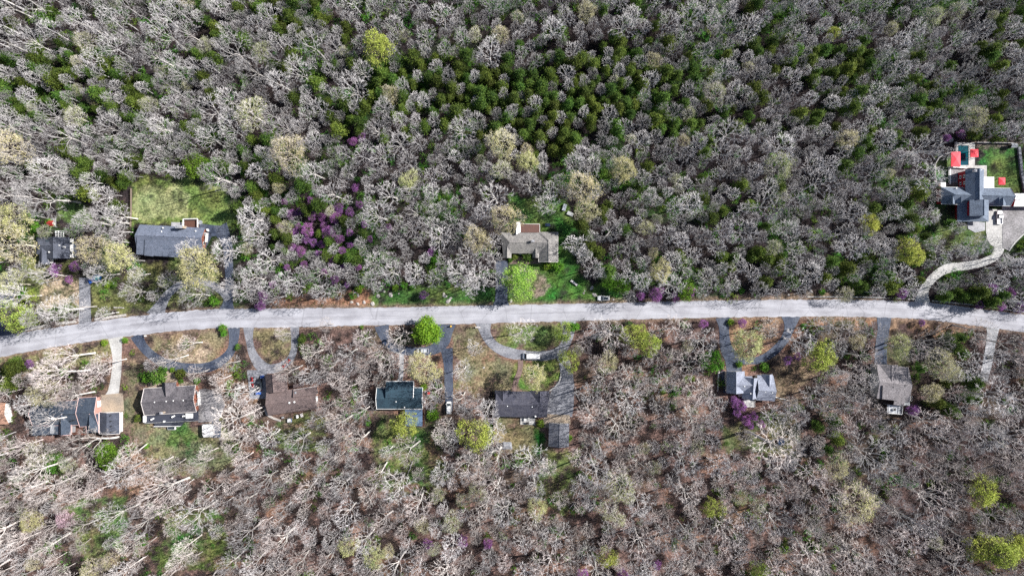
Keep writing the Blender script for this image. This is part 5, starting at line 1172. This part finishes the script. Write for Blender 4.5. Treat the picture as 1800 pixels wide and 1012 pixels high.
# ---- woodland mass and undergrowth: geometry nodes on point clouds
def gn_scatter(name, protos, pts, label, kind, gname):
    pc = bpy.data.collections.new(gname)
    for i, me_ in enumerate(protos):
        o = bpy.data.objects.new(f"{gname}_{i:02d}", me_); pc.objects.link(o)
    me_ = bpy.data.meshes.new(name); me_.from_pydata([p[0] for p in pts], [], [])
    a = me_.attributes.new("vid", 'INT', 'POINT'); a.data.foreach_set("value", [p[1] for p in pts])
    a = me_.attributes.new("rot", 'FLOAT_VECTOR', 'POINT'); a.data.foreach_set("vector", [c for p in pts for c in (0, 0, p[2])])
    a = me_.attributes.new("scl", 'FLOAT', 'POINT'); a.data.foreach_set("value", [p[3] for p in pts])
    ob = bpy.data.objects.new(name, me_); COL.objects.link(ob); tag(ob, label, kind='stuff')
    ng = bpy.data.node_groups.new(gname, 'GeometryNodeTree')
    ng.interface.new_socket("Geometry", in_out='INPUT', socket_type='NodeSocketGeometry'); ng.interface.new_socket("Geometry", in_out='OUTPUT', socket_type='NodeSocketGeometry')
    n = ng.nodes; l = ng.links; gi = n.new("NodeGroupInput"); go_ = n.new("NodeGroupOutput")
    ci = n.new("GeometryNodeCollectionInfo"); ci.inputs[0].default_value = pc; ci.inputs[1].default_value = True; ci.inputs[2].default_value = True
    ip = n.new("GeometryNodeInstanceOnPoints"); ip.inputs["Pick Instance"].default_value = True
    def na(nm, dt):
        q = n.new("GeometryNodeInputNamedAttribute"); q.data_type = dt; q.inputs[0].default_value = nm; return q.outputs[0]
    er = n.new("FunctionNodeEulerToRotation"); l.new(na("rot", 'FLOAT_VECTOR'), er.inputs[0])
    l.new(gi.outputs[0], ip.inputs["Points"]); l.new(ci.outputs[0], ip.inputs["Instance"]); l.new(na("vid", 'INT'), ip.inputs["Instance Index"])
    l.new(er.outputs[0], ip.inputs["Rotation"]); l.new(na("scl", 'FLOAT'), ip.inputs["Scale"]); l.new(ip.outputs[0], go_.inputs[0])
    md = ob.modifiers.new("scatter", 'NODES'); md.node_group = ng; return ob
whole = []
for kk, (tk, cr, Ht, Rc, a, b_) in enumerate(BARE):
    m = MB(); m.v = a.v + b_.v; nb_ = len(a.v); m.f = a.f + [tuple(i + nb_ for i in f) for f in b_.f]; whole.append(m.mesh("bare_tree_whole", BARKC if kk < 10 else BARKW))
gn_scatter("bare_woodland", whole, [(tuple(W(T['bx'], T['by'])), T['v'], T['rz'], T['s']) for T in mass], "dense smaller bare grey trees filling the wood between the larger trees", 'stuff', "wood")
eb = []
for k in range(5):
    m = bpy.data.meshes.new("evergreen_whole"); q = EVER[k][1]; eb.append(q)
if emass: gn_scatter("evergreen_wood", eb, [(tuple(W(T['bx'], T['by'])), T['v'], T['rz'], T['s']) for T in emass], "smaller dark evergreens scattered low between the larger trees", 'stuff', "conifers")
# brush prototypes
br = []
BR1 = M("brush_twigs", (.105, .080, .076), (.06, .045, .045), .6, .95, rnd=.4, hue=.03)
for k in range(4):
    r = random.Random(700 + k); mb = MB()
    for i in range(55):
        a = r.uniform(0, 6.28); q = Vector((r.gauss(0, .7), r.gauss(0, .7), 0)); d = Vector((math.cos(a) * .7, math.sin(a) * .7, r.uniform(.4, 1.3)))
        p = bez(q, d, r.uniform(1.2, 3.0), 3, .25, 0, r); mb.tube(p, [.05, .04, .03, .015], 3, cap=False)
    br.append(mb.mesh("brush", BR1))
UG = leafmat("undergrowth_leaves", (.13, .26, .035), (.06, .14, .02), .4, .04)
for k in range(3):
    r = random.Random(720 + k); mb = MB(); leafcloud(mb, [(r.gauss(0, .9), r.gauss(0, .9), r.uniform(.2, 1.3)) for _ in range(22)], 9, .3, .24, r, .6); br.append(mb.mesh("leafy_brush", UG))
pts = []; r = random.Random(77)
for _ in range(19000):
    x, y = r.uniform(-80, 1880), r.uniform(-60, 1070)
    if near(SM, x, y, 5) or near(RMk, x, y, 8) or hit(LM, x, y): continue
    if hit(YM, x, y) and r.random() < .8: continue
    g = float(fbm(np.array([x]), np.array([y]), 60, 0)[0]); green = (.42 + (g - .5) * 1.6) if y < 520 else (.13 + (g - .5) * .8)
    v = r.randrange(4, 7) if r.random() < green else r.randrange(4)
    pts.append(((*W(x, y).xy, 0), v, r.uniform(0, 6.28), r.uniform(.5, 1.25)))
gn_scatter("undergrowth", br, pts, "low brush and leafy undergrowth covering the forest floor", 'stuff', "brush")
# grass tufts on lawns
tf = []
TG = leafmat("lawn_tufts", (.13, .19, .05), (.07, .12, .03), .45, .05)
for k in range(3):
    r = random.Random(740 + k); mb = MB(); leafcloud(mb, [(r.gauss(0, .5), r.gauss(0, .5), .08) for _ in range(10)], 6, .12, .13, r, .5); tf.append(mb.mesh("tuft", TG))
pts = []; r = random.Random(78)
for _ in range(9000):
    x, y = r.uniform(0, 1800), r.uniform(240, 1012)
    if not (hit(LM, x, y) or hit(YM, x, y)) or near(SM, x, y, 3) or near(RMk, x, y, 5): continue
    pts.append(((*W(x, y).xy, 0), r.randrange(3), r.uniform(0, 6.28), r.uniform(.4, 1.1)))
gn_scatter("grass", tf, pts, "uneven grass tufts on lawns and verges", 'stuff', "tufts")

# fallen trunks
for i, (x0, y0, x1, y1, rr_, lab) in enumerate([(408.5, 731, 411, 764, .3, "straight pale fallen trunk right of the spotted shed"), (1263.5, 651, 1261.5, 688, .42, "pale fallen trunk lying left of the blue grey gabled house"),
     (725, 810, 716, 870 - 34, .2, "thin reddish fallen trunk above the lower clearing"), (1362, 698, 1386, 703, .25, "pale log lying right of the blue grey gabled house"), (201, 540, 218, 541, .28, "white log on the grass above the left road"),
     (655, 890, 640, 850, .15, "thin leaning log in the lower woodland"), (1010, 688, 1020, 705, .2, "short pale log right of the wide driveway")]):
    a, c = W(x0, y0, .3), W(x1, y1, .3); pts_ = [a.lerp(c, t_ / 6) + Vector((R.gauss(0, .08), R.gauss(0, .08), R.gauss(0, .03))) for t_ in range(7)]
    mb = MB(); mb.tube(pts_, [rr_ * (1 - .06 * t_) for t_ in range(7)], 7); mb.tube([pts_[3], pts_[3] + Vector((.6, .5, .5))], [rr_ * .4, rr_ * .2], 5); tag(mb.build("fallen_log", TRIM if i < 2 else BARK), lab, "log")
print("objects", len(bpy.data.objects), "mass", len(mass), {k: sum(T['kind'] == k for T in TREES) for k in KN})
